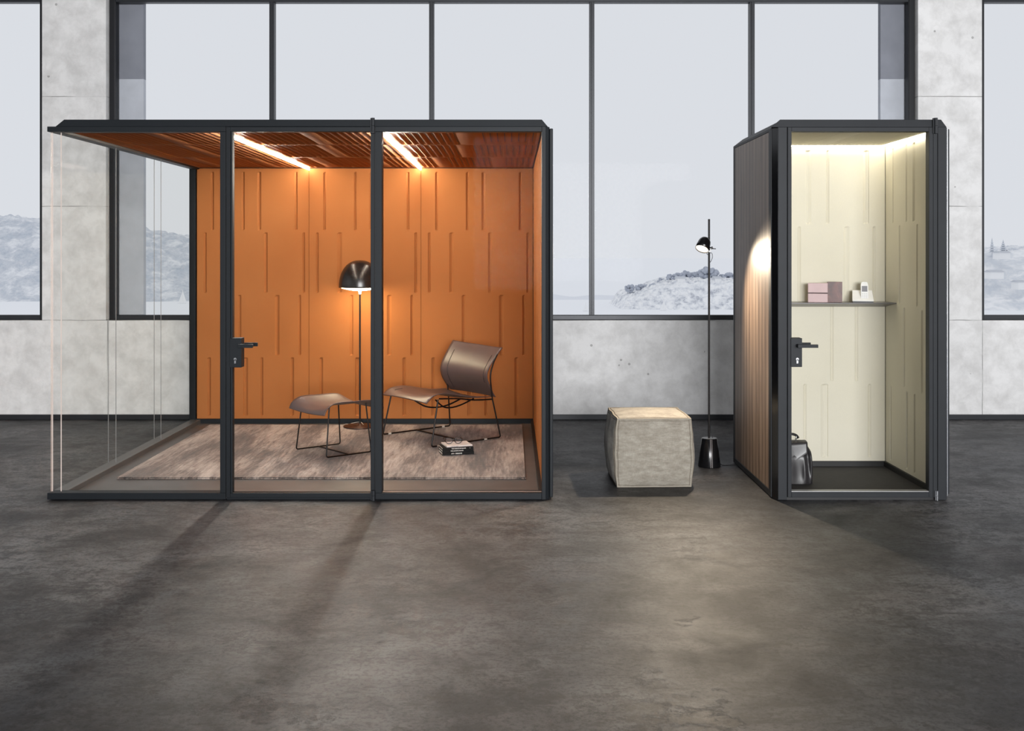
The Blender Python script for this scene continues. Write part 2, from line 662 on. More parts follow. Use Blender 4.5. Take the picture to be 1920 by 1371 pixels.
def wall_with_holes():
    m = MB()
    y0, y1 = WY, WY + 0.22
    m.box(XL, XR, y0, y1, -0.3, ZS)
    m.box(XL, XR, y0, y1, ZT, ZC)
    for a, b in ((XL, -P2), (-P1, -OX), (OX, P1), (P2, XR)):
        m.box(a, b, y0, y1, ZS, ZT)
    return m


struct(wall_with_holes().build('wall_back', M['concrete']), 'grey cast concrete wall with tall windows')
struct(MB().box(XL, XR, YB, WY, -0.15, 0.0).build('floor', M['floor']), 'dark mottled concrete floor')
struct(MB().box(XL - 0.3, XR + 0.3, YB - 0.3, WY + 0.8, ZC, ZC + 0.2).build('ceiling', M['ceiling']))
m = MB()
m.box(XL - 0.3, XL, YB - 0.3, WY + 0.8, -0.15, 0.9)
m.box(XL - 0.3, XL, YB - 0.3, WY + 0.8, 3.8, ZC)
m.box(XL - 0.3, XL, YB - 0.3, 3.55, 0.9, 3.8)
m.box(XL - 0.3, XL, 5.55, WY + 0.8, 0.9, 3.8)
struct(m.build('wall_left', M['concrete']))
m = MB()
m.box(XR, XR + 0.3, YB - 0.3, WY + 0.8, -0.15, 0.9)
m.box(XR, XR + 0.3, YB - 0.3, WY + 0.8, 3.8, ZC)
m.box(XR, XR + 0.3, YB - 0.3, 2.45, 0.9, 3.8)
m.box(XR, XR + 0.3, 7.55, WY + 0.8, 0.9, 3.8)
struct(m.build('wall_right', M['concrete']))
m = MB()
m.box(XL, XR, YB - 0.3, YB, -0.15, 0.75)
m.box(XL, XR, YB - 0.3, YB, 3.95, ZC)
m.box(XL, -0.85, YB - 0.3, YB, 0.75, 3.95)
m.box(4.85, XR, YB - 0.3, YB, 0.75, 3.95)
struct(m.build('wall_front', M['concrete']))
struct(MB().box(XL, XR, WY - 0.025, WY, 0.0, 0.045).build('baseboard_back', M['winframe'], bevel=0.003), 'low dark baseboard under the window wall')


def window(name, xa, xb, mull, label):
    e = thing(name, None, None, ((xa + xb) / 2, 9.33, ZS))
    struct(e, label)
    fy0, fy1 = 9.33, 9.41
    w = 0.057
    m = MB()
    m.box(xa, xb, fy0, fy1, ZS, ZS + 0.043)
    m.box(xa, xb, fy0, fy1, ZT - 0.05, ZT)
    m.build('window_frame', M['winframe'], e, bevel=0.004)
    m = MB()
    for a, b in ((xa, xa + w), (xb - w, xb)):
        m.box(a, b, fy0, fy1, ZS, ZT)
        m.box(a + 0.004, b - 0.004, fy0 - 0.012, fy0, ZS, ZT)
    m.build('window_jamb', M['winblack'], e, bevel=0.003)
    for x in mull:
        m = MB()
        m.box(x - 0.022, x + 0.022, fy0, fy1, ZS + 0.043, ZT - 0.05)
        m.box(x - 0.008, x + 0.008, fy0 - 0.012, fy0, ZS + 0.043, ZT - 0.05)
        m.build('mullion', M['winframe'], e, bevel=0.002)
    xs = [xa + w] + list(mull) + [xb - w]
    for a, b in zip(xs[:-1], xs[1:]):
        MB().box(a + 0.01, b - 0.01, 9.368, 9.374, ZS + 0.04, ZT - 0.047).build('window_pane', M['wglass'], e)
    return e


window('window_1', -P2, -P1, [-5.6], 'tall dark framed window at the left edge looking onto a wooded hillside')
window('window_2', -OX, OX, [-2.19, -0.734, 0.729, 2.19], 'wide central window in five tall panes behind the two booths')
window('window_3', P1, P2, [5.6], 'tall dark framed window at the right edge')
# narrow blank panels closing both ends of the main window behind the glass
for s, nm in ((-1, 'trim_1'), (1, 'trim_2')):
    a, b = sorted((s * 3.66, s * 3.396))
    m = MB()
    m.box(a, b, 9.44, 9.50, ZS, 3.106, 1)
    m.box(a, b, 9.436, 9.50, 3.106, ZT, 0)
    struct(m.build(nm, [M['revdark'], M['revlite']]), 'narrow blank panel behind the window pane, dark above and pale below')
# right side and rear glazing frames (unseen from here, framing the added fill lights)
for nm, args in (('window_4', 'x'), ('window_5', 'y')):
    e = thing(nm, None, None, (XR, 3.6, 0.9) if args == 'x' else (2.5, YB, 0.9))
    struct(e)
    m = MB()
    if args == 'x':
        for k in range(7):
            y = 2.45 + k * 5.1 / 6
            m.box(XR + 0.02, XR + 0.08, y - 0.025, y + 0.025, 0.9, 3.8)
    else:
        for k in range(7):
            x = -0.85 + k * 5.7 / 6
            m.box(x - 0.025, x + 0.025, YB - 0.08, YB - 0.02, 0.9, 3.8)
    m.build('window_frame', M['winframe'], e)

# ================================================================== OUTSIDE
SEA = -21.0
m = MB()
m.box(-3000, 3000, 60, 5000, SEA - 1, SEA)
struct(m.build('sea', M['sea']), 'pale hazy sea beyond the windows')


def terrain(name, x0, x1, y0, y1, nx, ny, H, mat, label):
    def P(u, v):
        x = x0 + (x1 - x0) * u
        y = y0 + (y1 - y0) * v
        return (x, y, H(x, y))
    return struct(MB().grid(P, nx, ny, 0, True).build(name, mat), label)


def sstep(a, b, x):
    t_ = max(0, min(1, (x - a) / (b - a)))
    return t_ * t_ * (3 - 2 * t_)


def interp(pts, x):
    if x <= pts[0][0]:
        return pts[0][1]
    for (a, va), (b, vb) in zip(pts[:-1], pts[1:]):
        if x <= b:
            return va + (vb - va) * (x - a) / (b - a)
    return pts[-1][1]


def H_left(x, y):
    px = 960 + x / 560 * 1920
    top = interp([(-300, 22), (0, 21.5), (75, 20), (180, 17), (275, 13), (357, 9), (480, 2), (700, -19)], px)
    f = sstep(478 + 18 * noise.noise((x * 0.02, 0, 3)), 560, y) ** 0.8
    f *= 1 - sstep(600, 660, y) * 0.4
    n_ = noise.noise((x * 0.12, y * 0.12, 0)) * 1.6 + noise.noise((x * 0.35, y * 0.35, 5)) * 1.3
    vo = noise.voronoi((x * 0.16, y * 0.16, 0))[0][0]
    return SEA - 0.6 + (top - SEA) * f + (n_ + (0.8 - vo) * 2.2) * min(1, f * 4)


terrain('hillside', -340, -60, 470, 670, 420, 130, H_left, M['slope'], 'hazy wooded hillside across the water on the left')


def H_head(x, y):
    px = 960 + x / 425 * 1920
    top = interp([(1150, -0.6), (1160, 0.6), (1170, 3.8), (1180, 6.2), (1210, 7.8), (1230, 9.8), (1262, 11.8), (1300, 12.2), (1400, 12.2), (1500, 13), (1600, 10), (1700, 4), (1750, -1)], px)
    f = sstep(412 + 3 * noise.noise((x * 0.15, 0, 1)), 421, y)
    f *= 1 - sstep(462, 480, y)
    n_ = noise.noise((x * 0.25, y * 0.25, 0)) * 1.2 + noise.noise((x * 0.9, y * 0.9, 5)) * 1.0
    return SEA - 0.5 + top * f + n_ * min(1, f * 3) * min(1, max(0, top) / 4)


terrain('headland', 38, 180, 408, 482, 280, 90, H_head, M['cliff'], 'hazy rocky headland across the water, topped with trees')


def H_right(x, y):
    px = 960 + x / 430 * 1920
    top = interp([(1740, -1), (1800, 14), (1850, 21), (1920, 25), (2100, 27), (2400, 20), (2600, 5)], px)
    f = sstep(404, 440, y) ** 0.8
    n_ = noise.noise((x * 0.15, y * 0.15, 0)) * 1.6 + noise.noise((x * 0.6, y * 0.6, 5)) * 0.9
    return SEA - 0.5 + top * f + n_ * min(1, f * 4)


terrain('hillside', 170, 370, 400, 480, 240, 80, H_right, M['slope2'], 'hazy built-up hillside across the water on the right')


def H_far(x, y):
    return SEA - 0.6 + (2.2 + 1.2 * noise.noise((x * 0.08, 0, 9))) * sstep(498, 506, y) * (1 - sstep(514, 520, y)) * sstep(8, 20, x)


terrain('far_shore', 5, 75, 496, 522, 160, 16, H_far, M['farhill'], 'very faint low spit of land left of the headland')


def tree(x, y, zb, zt, w, label, group, conifer=False, mat=None):
    mat = mat or M['fartree']
    e = thing('tree', label, 'tree', (x, y, zb), group)
    h = zt - zb
    m = MB()
    m.tube([(x, y, zb - 0.6), (x + 0.1, y, zb + h * 0.5)], [w * 0.06, w * 0.035], 6)
    m.build('trunk', mat, e)
    m = MB()
    rnd = random.Random(int(x * 31 + zt * 7))
    if conifer:
        n = 6
        for k in range(n):
            f = k / n
            z0 = zb + h * (0.12 + 0.85 * f)
            m.lathe([(w / 2 * (1 - f) + 0.1, z0), (w / 2 * (1 - f) * 0.35, z0 + h * 0.14), (0.02, z0 + h * 0.2)], (x, y, 0), 9)
    else:
        for k in range(46):
            a = rnd.uniform(0, 2 * math.pi)
            q = math.sqrt(rnd.uniform(0, 1))
            r = w * rnd.uniform(0.08, 0.15)
            cx = x + math.cos(a) * q * (w / 2 - r)
            cy_ = y + rnd.uniform(-0.3, 0.3) * w
            cz = zb + h * 0.56 + math.sin(a) * q * h * 0.30
            rz = min(r * 0.9, h * 0.2)
            prof = [(r * math.sin(math.pi * i / 6) + 0.01, cz - rz * math.cos(math.pi * i / 6)) for i in range(7)]
            m.lathe(prof, (cx, cy_, 0), 9)
    m.build('crown', mat, e)
    return e


G = 'trees on the headland'
for px, yt, w, hpx, D, lb in ((1181, 532, 22, 20, 430, 'leftmost hazy tree on the headland above the rocky point'),
                              (1202, 531, 26, 24, 438, 'second hazy tree from the left end of the headland'),
                              (1224, 530, 22, 22, 432, 'hazy tree mid-slope on the headland, third from the left'),
                              (1240, 519, 18, 20, 440, 'hazy tree where the headland steps up to its plateau'),
                              (1260, 512, 24, 20, 433, 'hazy tree left of the rounded pine on the headland plateau'),
                              (1287, 506, 26, 22, 441, 'rounded hazy pine on the headland plateau'),
                              (1328, 500, 44, 27, 438, 'largest broad hazy pine on the headland, behind the thin lamp pole'),
                              (1192, 533, 22, 20, 446, 'hazy tree wedged between the two leftmost trees of the headland'),
                              (1213, 531, 24, 22, 448, 'hazy tree behind the gap between the second and third trees of the headland'),
                              (1272, 511, 24, 20, 450, 'hazy tree just left of the rounded pine on the headland plateau'),
                              (1306, 509, 26, 20, 450, 'hazy tree between the rounded pine and the broadest pine'),
                              (1350, 512, 24, 18, 448, 'hazy tree between the broadest pine and the walnut booth side'),
                              (1366, 510, 30, 24, 436, 'hazy tree on the headland next to the walnut booth side')):
    b = at(px, yt + hpx, D)
    tp = at(px, yt, D)
    tree(b.x, D, b.z, tp.z, w / 1920 * D, lb, G)
G = 'trees on the right hillside'
for px, yt, w, hpx, D, lb, cf in ((1860, 446, 12, 32, 436, 'tall thin hazy conifer in the right-hand window', True),
                                  (1881, 450, 17, 26, 438, 'pointed hazy conifer in the right-hand window, right of the thin one', True),
                                  (1899, 464, 22, 20, 438, 'low round hazy tree in the right-hand window', False),
                                  (1918, 460, 26, 26, 442, 'round hazy tree at the right edge of the right-hand window', False)):
    b = at(px, yt + hpx, D)
    tree(b.x, D, b.z, at(px, yt, D).z, w / 1920 * D, lb, G, cf, M['fartree2'])


def house(px, py, wpx, hpx, D, label, group):
    p = at(px, py, D)
    w = wpx / 1920 * D
    h = hpx / 1920 * D
    e = thing('house', label, 'house', (p.x, D, p.z), group)
    MB().box(p.x - w / 2, p.x + w / 2, D - 2, D + 4, p.z - 1.5, p.z + h).build('wall', M['farhouse'], e)
    m = MB()
    m.add([(p.x - w / 2 - .4, D - 2.4, p.z + h), (p.x + w / 2 + .4, D - 2.4, p.z + h), (p.x + w / 2 + .4, D + 4.4, p.z + h), (p.x - w / 2 - .4, D + 4.4, p.z + h),
           (p.x - w / 2 - .4, D + 1, p.z + h + .8), (p.x + w / 2 + .4, D + 1, p.z + h + .8)],
          [(0, 1, 5, 4), (2, 3, 4, 5), (0, 4, 3), (1, 2, 5), (0, 3, 2, 1)])
    m.build('roof', M['farroof'], e)


house(1276, 527, 14, 5, 422, 'small pale house below the rounded pine on the headland', 'houses on the headland')
house(1345, 527, 12, 5, 422, 'small pale house below the broadest pine on the headland', 'houses on the headland')
house(1880, 479, 20, 5, 424, 'pale house below the conifers in the right-hand window', 'houses on the right hillside')
house(1866, 516, 24, 6, 416, 'long pale house lower on the slope in the right-hand window', 'houses on the right hillside')
house(1912, 536, 14, 7, 412, 'small pale house low at the right edge of the right-hand window', 'houses on the right hillside')


def boat(px, ybase, hpx, label):
    D = (CZ - SEA) * 1920 / (ybase - 476)
    h = hpx / 1920 * D
    p = at(px, ybase, D)
    x, y, z = p.x, D, SEA
    e = thing('sailboat', label, 'sailboat', (x, y, z), 'sailboats on the water')
    m = MB()
    L = h * 0.36
    m.add([(x - L, y - .4, z + .35), (x + L * .8, y - .4, z + .35), (x + L * .8, y + .4, z + .35), (x - L, y + .4, z + .35),
           (x - L * .7, y, z - .2), (x + L * .7, y, z - .2)], [(0, 1, 2, 3), (0, 4, 5, 1), (3, 2, 5, 4), (0, 3, 4), (1, 5, 2)])
    m.build('hull', M['sail'], e)
    MB().tube([(x, y, z), (x, y, z + h)], 0.06, 6).build('mast', M['sail'], e)
    m = MB()
    m.add([(x + .1, y, z + .7), (x + L * .75, y + .3, z + .7), (x + .05, y, z + h * .98), (x + .1, y + .08, z + .7), (x + L * .75, y + .38, z + .7), (x + .05, y + .08, z + h * .98)],
          [(0, 1, 2), (5, 4, 3), (0, 3, 4, 1), (1, 4, 5, 2), (2, 5, 3, 0)])
    m.build('mainsail', M['sail'], e)
    m = MB()
    m.add([(x - .1, y, z + .7), (x - L * .8, y + .2, z + .6), (x - .05, y, z + h * .8), (x - .1, y + .08, z + .7), (x - L * .8, y + .28, z + .6), (x - .05, y + .08, z + h * .8)],
          [(0, 2, 1), (5, 3, 4), (0, 1, 4, 3), (1, 2, 5, 4), (2, 0, 3, 5)])
    m.build('jib', M['sail'], e)


boat(342, 569, 26, 'white sailboat below the left hillside, seen through the glass booth side')
boat(1244, 583, 21, 'white sailboat in front of the rocky headland')
boat(1098, 584, 17, 'faint sailboat on the open water just left of a window mullion')

# ================================================================== PANELS
# groove layout: fractions of the panel width for four rows
ROWS = [[(.139, 3), (.414, 3), (.557, 4), (.887, 3)],
        [(.074, 3), (.273, 5), (.616, 4), (.955, 3)],
        [(.380, 4), (.718, 5), (.919, 3)],
        [(.108, 4), (.436, 5), (.580, 3), (.852, 4)]]


def groove_panel(w, h, rows, nrow=4, depth=0.015, gap=0.035, z_first=0.03):
    """front sheet in local (s, z, d): returns (verts, faces) with d = depth into the panel"""
    xs = {0.0, w}
    zs = {0.0, h}
    gr = []
    rh = h / nrow
    for r in range(nrow):
        zt = h - r * rh - (z_first if r == 0 else 0.012)
        zb = h - (r + 1) * rh + (0.022 if r == nrow - 1 else -0.004 + 0.008)
        for fx, wd in rows[r % len(rows)]:
            cx = fx * w
            hw = wd * 0.0041
            if cx - hw < 0.01 or cx + hw > w - 0.01:
                continue
            gr.append((cx, hw, zb, zt))
            xs.update((cx - hw, cx - hw * 0.45, cx, cx + hw * 0.45, cx + hw))
            zs.update((zb, zb + 0.012, zt - 0.012, zt))
    xs = sorted(xs)
    zs = sorted(zs)

    def d(x, z):
        for cx, hw, zb, zt in gr:
            if abs(x - cx) < hw - 1e-6 and zb + 1e-6 < z < zt - 1e-6:
                return depth if abs(x - cx) < hw * 0.2 else depth * 0.62
        return 0.0
    vs = [(x, z, d(x, z)) for z in zs for x in xs]
    n = len(xs)
    fs = [(j * n + i, j * n + i + 1, (j + 1) * n + i + 1, (j + 1) * n + i) for j in range(len(zs) - 1) for i in range(n - 1)]
    return vs, fs


def back_panel(name, mat, parent, x0, x1, y, z0, z1, rows, th=0.03, **kw):
    vs, fs = groove_panel(x1 - x0, z1 - z0, rows, **kw)
    m = MB()
    m.add([(x0 + s, y + d, z0 + z) for s, z, d in vs], fs)
    m.box(x0, x1, y + 0.0165, y + th, z0, z1)
    # rim
    m.add([(x0, y, z0), (x1, y, z0), (x1, y + .017, z0), (x0, y + .017, z0), (x0, y, z1), (x1, y, z1), (x1, y + .017, z1), (x0, y + .017, z1)],
          [(0, 3, 2, 1), (4, 5, 6, 7), (1, 2, 6, 5), (3, 0, 4, 7)])
    return m.build(name, mat, parent)


def right_panel(name, mat, parent, x, y0, y1, z0, z1, rows, th=0.03, sgn=1, **kw):
    """sheet facing -x (sgn=1) with s running from back (y1) to front"""
    vs, fs = groove_panel(y1 - y0, z1 - z0, rows, **kw)
    m = MB()
    m.add([(x + sgn * d, y1 - s, z0 + z) for s, z, d in vs], fs)
    a, b = sorted((x + sgn * 0.0125, x + sgn * th))
    m.box(a, b, y0, y1, z0, z1)
    a, b = sorted((x, x + sgn * 0.013))
    m.add([(a, y0, z0), (b, y0, z0), (b, y1, z0), (a, y1, z0), (a, y0, z1), (b, y0, z1), (b, y1, z1), (a, y1, z1)],
          [(0, 3, 2, 1), (4, 5, 6, 7), (0, 1, 5, 4), (2, 3, 7, 6)])
    return m.build(name, mat, parent)


def ceiling_panel(mat, parent, x0, x1, y0, y1, z, seed, th=0.027, pitch=0.0465, amp=0.017):
    w = x1 - x0
    xs = {0.0, w}
    rnd = random.Random(seed)
    ph = 0.012 + 0.01 * seed % 0.02
    gaps = [(0.44, 0.565)]
    if seed == 2:
        gaps = [(0.18, 0.27), (0.62, 0.74)]
    if seed == 1:
        gaps = [(0.40, 0.50)]
    gr = []
    c_ = 0.03 + ph
    while c_ < w - 0.03:
        if not any(a * w / 0.98 <= c_ <= b * w / 0.98 for a, b in gaps):
            gr.append(c_)
            xs.update(c_ + pitch * 0.5 * k / 4 for k in range(-4, 5))
        c_ += pitch
    xs = sorted(x for x in xs if 0 <= x <= w)
    ys = [0, 0.015, 0.05, (y1 - y0) - 0.05, (y1 - y0) - 0.015, y1 - y0]

    def d(x, k):
        if k in (0, 1, 4, 5):
            return 0
        for g in gr:
            if abs(x - g) < pitch * 0.5:
                return amp * (0.5 * (1 + math.cos((x - g) / (pitch * 0.5) * math.pi))) ** 0.8
        return 0
    n = len(xs)
    vs = [(x0 + x, y0 + yy, z + d(x, k)) for k, yy in enumerate(ys) for x in xs]
    fs = [(j * n + i, (j + 1) * n + i, (j + 1) * n + i + 1, j * n + i + 1) for j in range(5) for i in range(n - 1)]
    m = MB()
    m.add(vs, fs, 0, True)
    m.box(x0, x1, y0, y1, z + amp + 0.003, z + amp + 0.008)
    return m.build('ceiling_panel', mat, parent)


# ================================================================== ORANGE BOOTH
B1 = thing('meeting_booth', 'large glass fronted meeting booth lined in orange panels, standing on the left', 'office booth', (-1.28, 7.6, 0))
AN = M['anthracite']
YF = 6.2


def X(px, y=YF):
    return (px - 960) / 1920 * y


# base
m = MB()
m.box(-2.815, X(423), YF, YF + 0.08, 0.006, 0.046)
m.box(X(703.5), X(1016), YF, YF + 0.08, 0.006, 0.046)
m.box(X(423), X(703.5), YF + 0.02, YF + 0.08, 0.0, 0.018)
m.build('base_rail', AN, B1, bevel=0.003)
m = MB()
m.box(-2.815, -2.725, YF + 0.08, 8.97, 0.0, 0.044)
m.build('side_base_rail', M['aludark'], B1, bevel=0.003)
MB().box(-2.81, -2.73, YF + 0.07, 8.97, 0.0, 0.006).build('base_gasket', M['black'], B1)
MB().box(-2.725, 0.18, YF + 0.08, 8.955, 0.0, 0.01).build('floor_covering', M['boothfloor'], B1)
MB().box(-2.77, 0.187, 8.955, 8.98, 0.0, 0.05).build('back_base_rail', AN, B1, bevel=0.003)
MB().box(0.165, 0.187, YF + 0.08, 8.955, 0.0, 0.045).build('right_base_rail', AN, B1, bevel=0.002)
# roof and rails
m = MB()
m.box(-2.815, X(423), YF, YF + 0.07, 2.235, 2.266)
m.box(X(703.5), X(1016), YF, YF + 0.07, 2.235, 2.266)
m.box(X(423), X(703.5), YF + 0.03, YF + 0.07, 2.238, 2.266)
m.build('top_rail', AN, B1, bevel=0.002)
m = MB()
m.box(-2.815, -2.745, YF + 0.07, 9.05, 2.235, 2.266)
m.box(-2.80, 0.24, 9.0, 9.05, 2.255, 2.266)
m.build('side_top_rail', M['black'], B1, bevel=0.002)
m = MB()
xl, xr = X(104), X(1027)
xl2, xr2 = X(119.5), X(1016)
m.add([(xl, YF, 2.266), (xr, YF, 2.266), (xr, 9.05, 2.266), (xl, 9.05, 2.266), (xl2, YF + .004, 2.3085), (xr2, YF + .004, 2.3085), (xr2, 9.0, 2.3085), (xl2, 9.0, 2.3085)],
      [(0, 3, 2, 1), (4, 5, 6, 7), (0, 1, 5, 4), (1, 2, 6, 5), (2, 3, 7, 6), (3, 0, 4, 7)])
m.build('roof_cap', AN, B1, bevel=0.0015)
# posts
MB().box(X(412.5), X(423), YF, YF + 0.08, 0.046, 2.235).build('post', AN, B1, bevel=0.002)
MB().box(X(703.5), X(716), YF, YF + 0.08, 0.046, 2.235).build('post', AN, B1, bevel=0.002)
m = MB()
m.prism([(X(1016), YF), (X(1023), YF), (0.222, 6.214), (0.229, 6.235), (0.229, 6.28), (X(1016), 6.28)], 0.006, 2.266)
m.build('post', AN, B1, bevel=0.0015)
MB().box(-2.828, -2.772, 8.97, 9.05, 0.0, 2.266).build('post', AN, B1, bevel=0.003)
# dark slim gasket lines
m = MB()
m.box(X(423), X(424.6), YF + 0.012, YF + 0.07, 0.01, 2.266)
m.box(X(702.2), X(703.5), YF + 0.012, YF + 0.07, 0.01, 2.266)
m.build('door_gasket', M['black'], B1)
# outer walls
MB().box(0.229, 0.2495, 6.232, 9.05, 0.012, 2.258).build('outer_wall', AN, B1, bevel=0.004)
MB().box(-2.772, 0.229, 9.02, 9.05, 0.0, 2.255).build('outer_wall', AN, B1)
# orange panels
xsj = [-2.764, -1.781, -0.799, 0.184]
for k in range(3):
    back_panel('acoustic_panel', M['orange'], B1, xsj[k] + 0.0015, xsj[k + 1] - 0.0015, 8.98, 0.05, 2.244, ROWS)
ysj = [6.275, 7.13, 8.05, 8.97]
for k in range(3):
    right_panel('acoustic_panel', M['orange'], B1, 0.187, ysj[k] + 0.0015, ysj[k + 1] - 0.0015, 0.045, 2.244, ROWS)
yc = [6.27, 7.10, 8.02, 8.972]
xc = [-2.742, -1.790, -0.812, 0.178]
xd = [-1.766, -0.788, 0.178]
for k in range(3):
    for j in range(3):
        x0 = [-2.742, -1.766, -0.788][k]
        x1 = [-1.790, -0.812, 0.178][k]
        ceiling_panel(M['orange'], B1, x0, x1, yc[j] + .0015, yc[j + 1] - .0015, 2.25, j)
for xx in (-1.778, -0.80):
    e = MB().box(xx - 0.012, xx + 0.012, 6.28, 8.965, 2.252, 2.264).build('light_track', M['orange'], B1)
    MB().box(xx - 0.0065, xx + 0.0065, 6.30, 8.962, 2.230, 2.2515).build('light_strip', M['strip'], e)
    for yy in (6.75, 7.3, 7.85, 8.4):      # spots added under the strip, so the posts cast shadows forward
        ld = bpy.data.lights.new('strip_throw_spot', 'SPOT')
        ld.energy = THROW_SPOT
        ld.color = (1.0, 0.95, 0.86)
        ld.spot_size = math.radians(120)
        ld.spot_blend = 0.8
        ld.shadow_soft_size = 0.02
        lo = bpy.data.objects.new('strip_throw_spot', ld)
        COL.objects.link(lo)
        lo.location = (xx, yy, 2.230)
        lo.rotation_euler = Vector((0, -1.0, -0.85)).to_track_quat('-Z', 'Y').to_euler()


def pane(parent, x0, x1, y0, y1, z0, z1, edge_faces):
    """glass sheet, the listed faces polished pale: indices as in MB.box"""
    m = MB().box(x0, x1, y0, y1, z0, z1)
    for i in edge_faces:
        m.mi[i] = 1
    return m.build('glass_pane', [M['glass'], M['edge']], parent)


# box faces: 0 bottom 1 top 2 front(-y) 3 +x 4 +y 5 -x
pane(B1, -2.806, X(412.5) - .001, 6.232, 6.240, 0.047, 2.234, [5])
pane(B1, X(716) + .001, X(1016) - .001, 6.232, 6.242, 0.047, 2.234, [0, 1])
yg = [6.246, 7.11, 8.02, 8.969]
for k in range(3):
    ef = [2] if k == 0 else []
    pane(B1, -2.806, -2.7995, yg[k], yg[k + 1] - .002, 0.044, 2.234, ef)
    pane(B1, -2.753, -2.7465, yg[k], yg[k + 1] - .002, 0.044, 2.234, ef)
    if k:
        for xx in (-2.802, -2.749):
            MB().box(xx - 0.002, xx + 0.002, yg[k] - .0025, yg[k] - .0005, 0.046, 2.232).build('glass_joint', M['alu'], B1)

# door
D1 = MB()
D1.box(X(424.6), X(431.5), YF - 0.004, YF + 0.05, 0.02, 2.2640)
D1.box(X(431.5), X(435.5), YF + 0.004, YF + 0.05, 0.04, 2.24)
D1.box(X(695), X(702.2), YF - 0.004, YF + 0.05, 0.02, 2.2640)
D1.box(X(431.5), X(695), YF - 0.004, YF + 0.05, 2.235, 2.264)
D1.box(X(431.5), X(695), YF - 0.004, YF + 0.05, 0.02, 0.046)
door1 = D1.build('glass_door', AN, B1, bevel=0.002)
door1['label'] = 'narrow anthracite door frame holding one tall clear pane'


def sub_off(o):
    return o


pane(door1, X(435.5), X(695), 6.222, 6.232, 0.046, 2.235, [0, 1])


def lockset(parent, px_l, px_r, py_t, py_b, lever, lever2, key, yf, mat):
    p = lambda px, py, y=yf: at(px, py, y)
    a = p(px_l, py_b)
    b = p(px_r, py_t)
    MB().box(a.x, b.x, yf - 0.012, yf + 0.058, a.z, b.z).build('lock_case', mat, parent, bevel=0.002)
    # front lever
    for (l0, l1, lt, lb), y0 in ((lever, yf - 0.055), (lever2, yf + 0.085)):
        q0 = at(l0, lb, y0)
        q1 = at(l1, lt, y0)
        m = MB()
        m.box(q0.x, q1.x, y0 - 0.005, y0 + 0.009, q0.z, q1.z)
        cx, cz = q0.x + 0.010, (q0.z + q1.z) / 2
        m.tube([(cx, yf - 0.012 if y0 < yf else yf + 0.058, cz), (cx, y0, cz)], 0.010, 14)
        m.build('door_lever', mat, parent, bevel=0.0015)
    k = p(key[0], key[1], yf - 0.012)
    m = MB()
    m.tube([(k.x, k.y - 0.003, k.z + 0.008), (k.x, k.y + 0.002, k.z + 0.008)], 0.0085, 16)
    m.box(k.x - 0.005, k.x + 0.005, k.y - 0.003, k.y + 0.002, k.z - 0.018, k.z + 0.006)
    m.build('lock_cylinder', M['steel'], parent)


lockset(door1, 431.5, 453.5, 634, 689, (446, 474, 645.5, 652.5), (440, 483, 642.5, 649.5), (441, 676), YF, AN)


def hinge(parent, px, yf, z0, z1, mat, r=0.0105):
    x = X(px)
    m = MB()
    m.tube([(x, yf - 0.014, z0), (x, yf - 0.014, (z0 + z1) / 2 - 0.001)], r, 16)
    m.tube([(x, yf - 0.014, (z0 + z1) / 2 + 0.001), (x, yf - 0.014, z1)], r, 16)
    m.box(x - r * 1.6, x + r * 0.4, yf - 0.012, yf - 0.002, z0, z1)
    m.build('hinge', mat, parent, bevel=0.001)


hinge(door1, 700, YF, 2.222, 2.316, M['graphite'])
hinge(door1, 700.5, YF, 0.004, 0.065, M['graphite'])

# ================================================================== CREAM BOOTH
B2 = thing('phone_booth', 'narrow phone booth with walnut side and cream interior, standing on the right', 'office booth', (2.12, 6.75, 0))
GR = M['graphite']
# left side
MB().box(1.586, 1.598, 6.318, 7.285, 0.045, 2.245).build('side_panel', M['wood'], B2)['label'] = 'vertical grained walnut veneer side'
m = MB()
m.box(1.583, 1.640, 6.262, 6.316, 0.006, 2.262)
m.box(1.584, 1.640, 7.287, 7.33, 0.006, 2.262)
m.box(1.584, 1.640, 6.316, 7.287, 0.006, 0.043)
m.box(1.584, 1.640, 6.316, 7.287, 2.247, 2.264)
m.build('side_frame', GR, B2, bevel=0.002)
MB().box(1.600, 1.636, 6.316, 7.287, 0.043, 2.247).build('side_core', M['black'], B2)
MB().prism([(1.588, 6.262), (1.611, 6.203), (1.64, 6.203), (1.64, 6.262)], 0.004, 2.264).build('corner_recess', M['blackgloss'], B2)
MB().box(X(1459), X(1475.6), YF, YF + 0.08, 0.004, 2.262).build('post', GR, B2, bevel=0.002)
m = MB()
m.prism([(X(1758.7), YF), (X(1774), YF), (2.642, 6.222), (2.648, 6.25), (2.648, 6.29), (X(1758.7), 6.29)], 0.004, 2.262)
m.build('post', GR, B2, bevel=0.0015)
MB().box(2.650, 2.668, 6.244, 7.33, 0.03, 2.256).build('outer_wall', GR, B2, bevel=0.004)
MB().tube([(2.6505, 6.236, 0.02), (2.6505, 6.236, 2.262)], 0.004, 10).build('corner_highlight', M['steel'], B2)  # bright tube added as the highlight along the front corner
MB().box(1.64, 2.65, 7.20, 7.33, 0.0, 2.262).build('outer_wall', GR, B2)
m = MB()
m.box(X(1475.6), X(1476.8), YF + 0.012, YF + 0.07, 0.01, 2.262)
m.box(X(1757.4), X(1758.7), YF + 0.012, YF + 0.07, 0.01, 2.262)
m.build('door_gasket', M['black'], B2)
MB().box(X(1475.6), X(1758.7), YF + 0.02, YF + 0.09, 0.0, 0.018).build('threshold', M['black'], B2)
MB().box(X(1475.6), X(1758.7), YF + 0.05, YF + 0.08, 2.238, 2.262).build('top_rail', GR, B2)
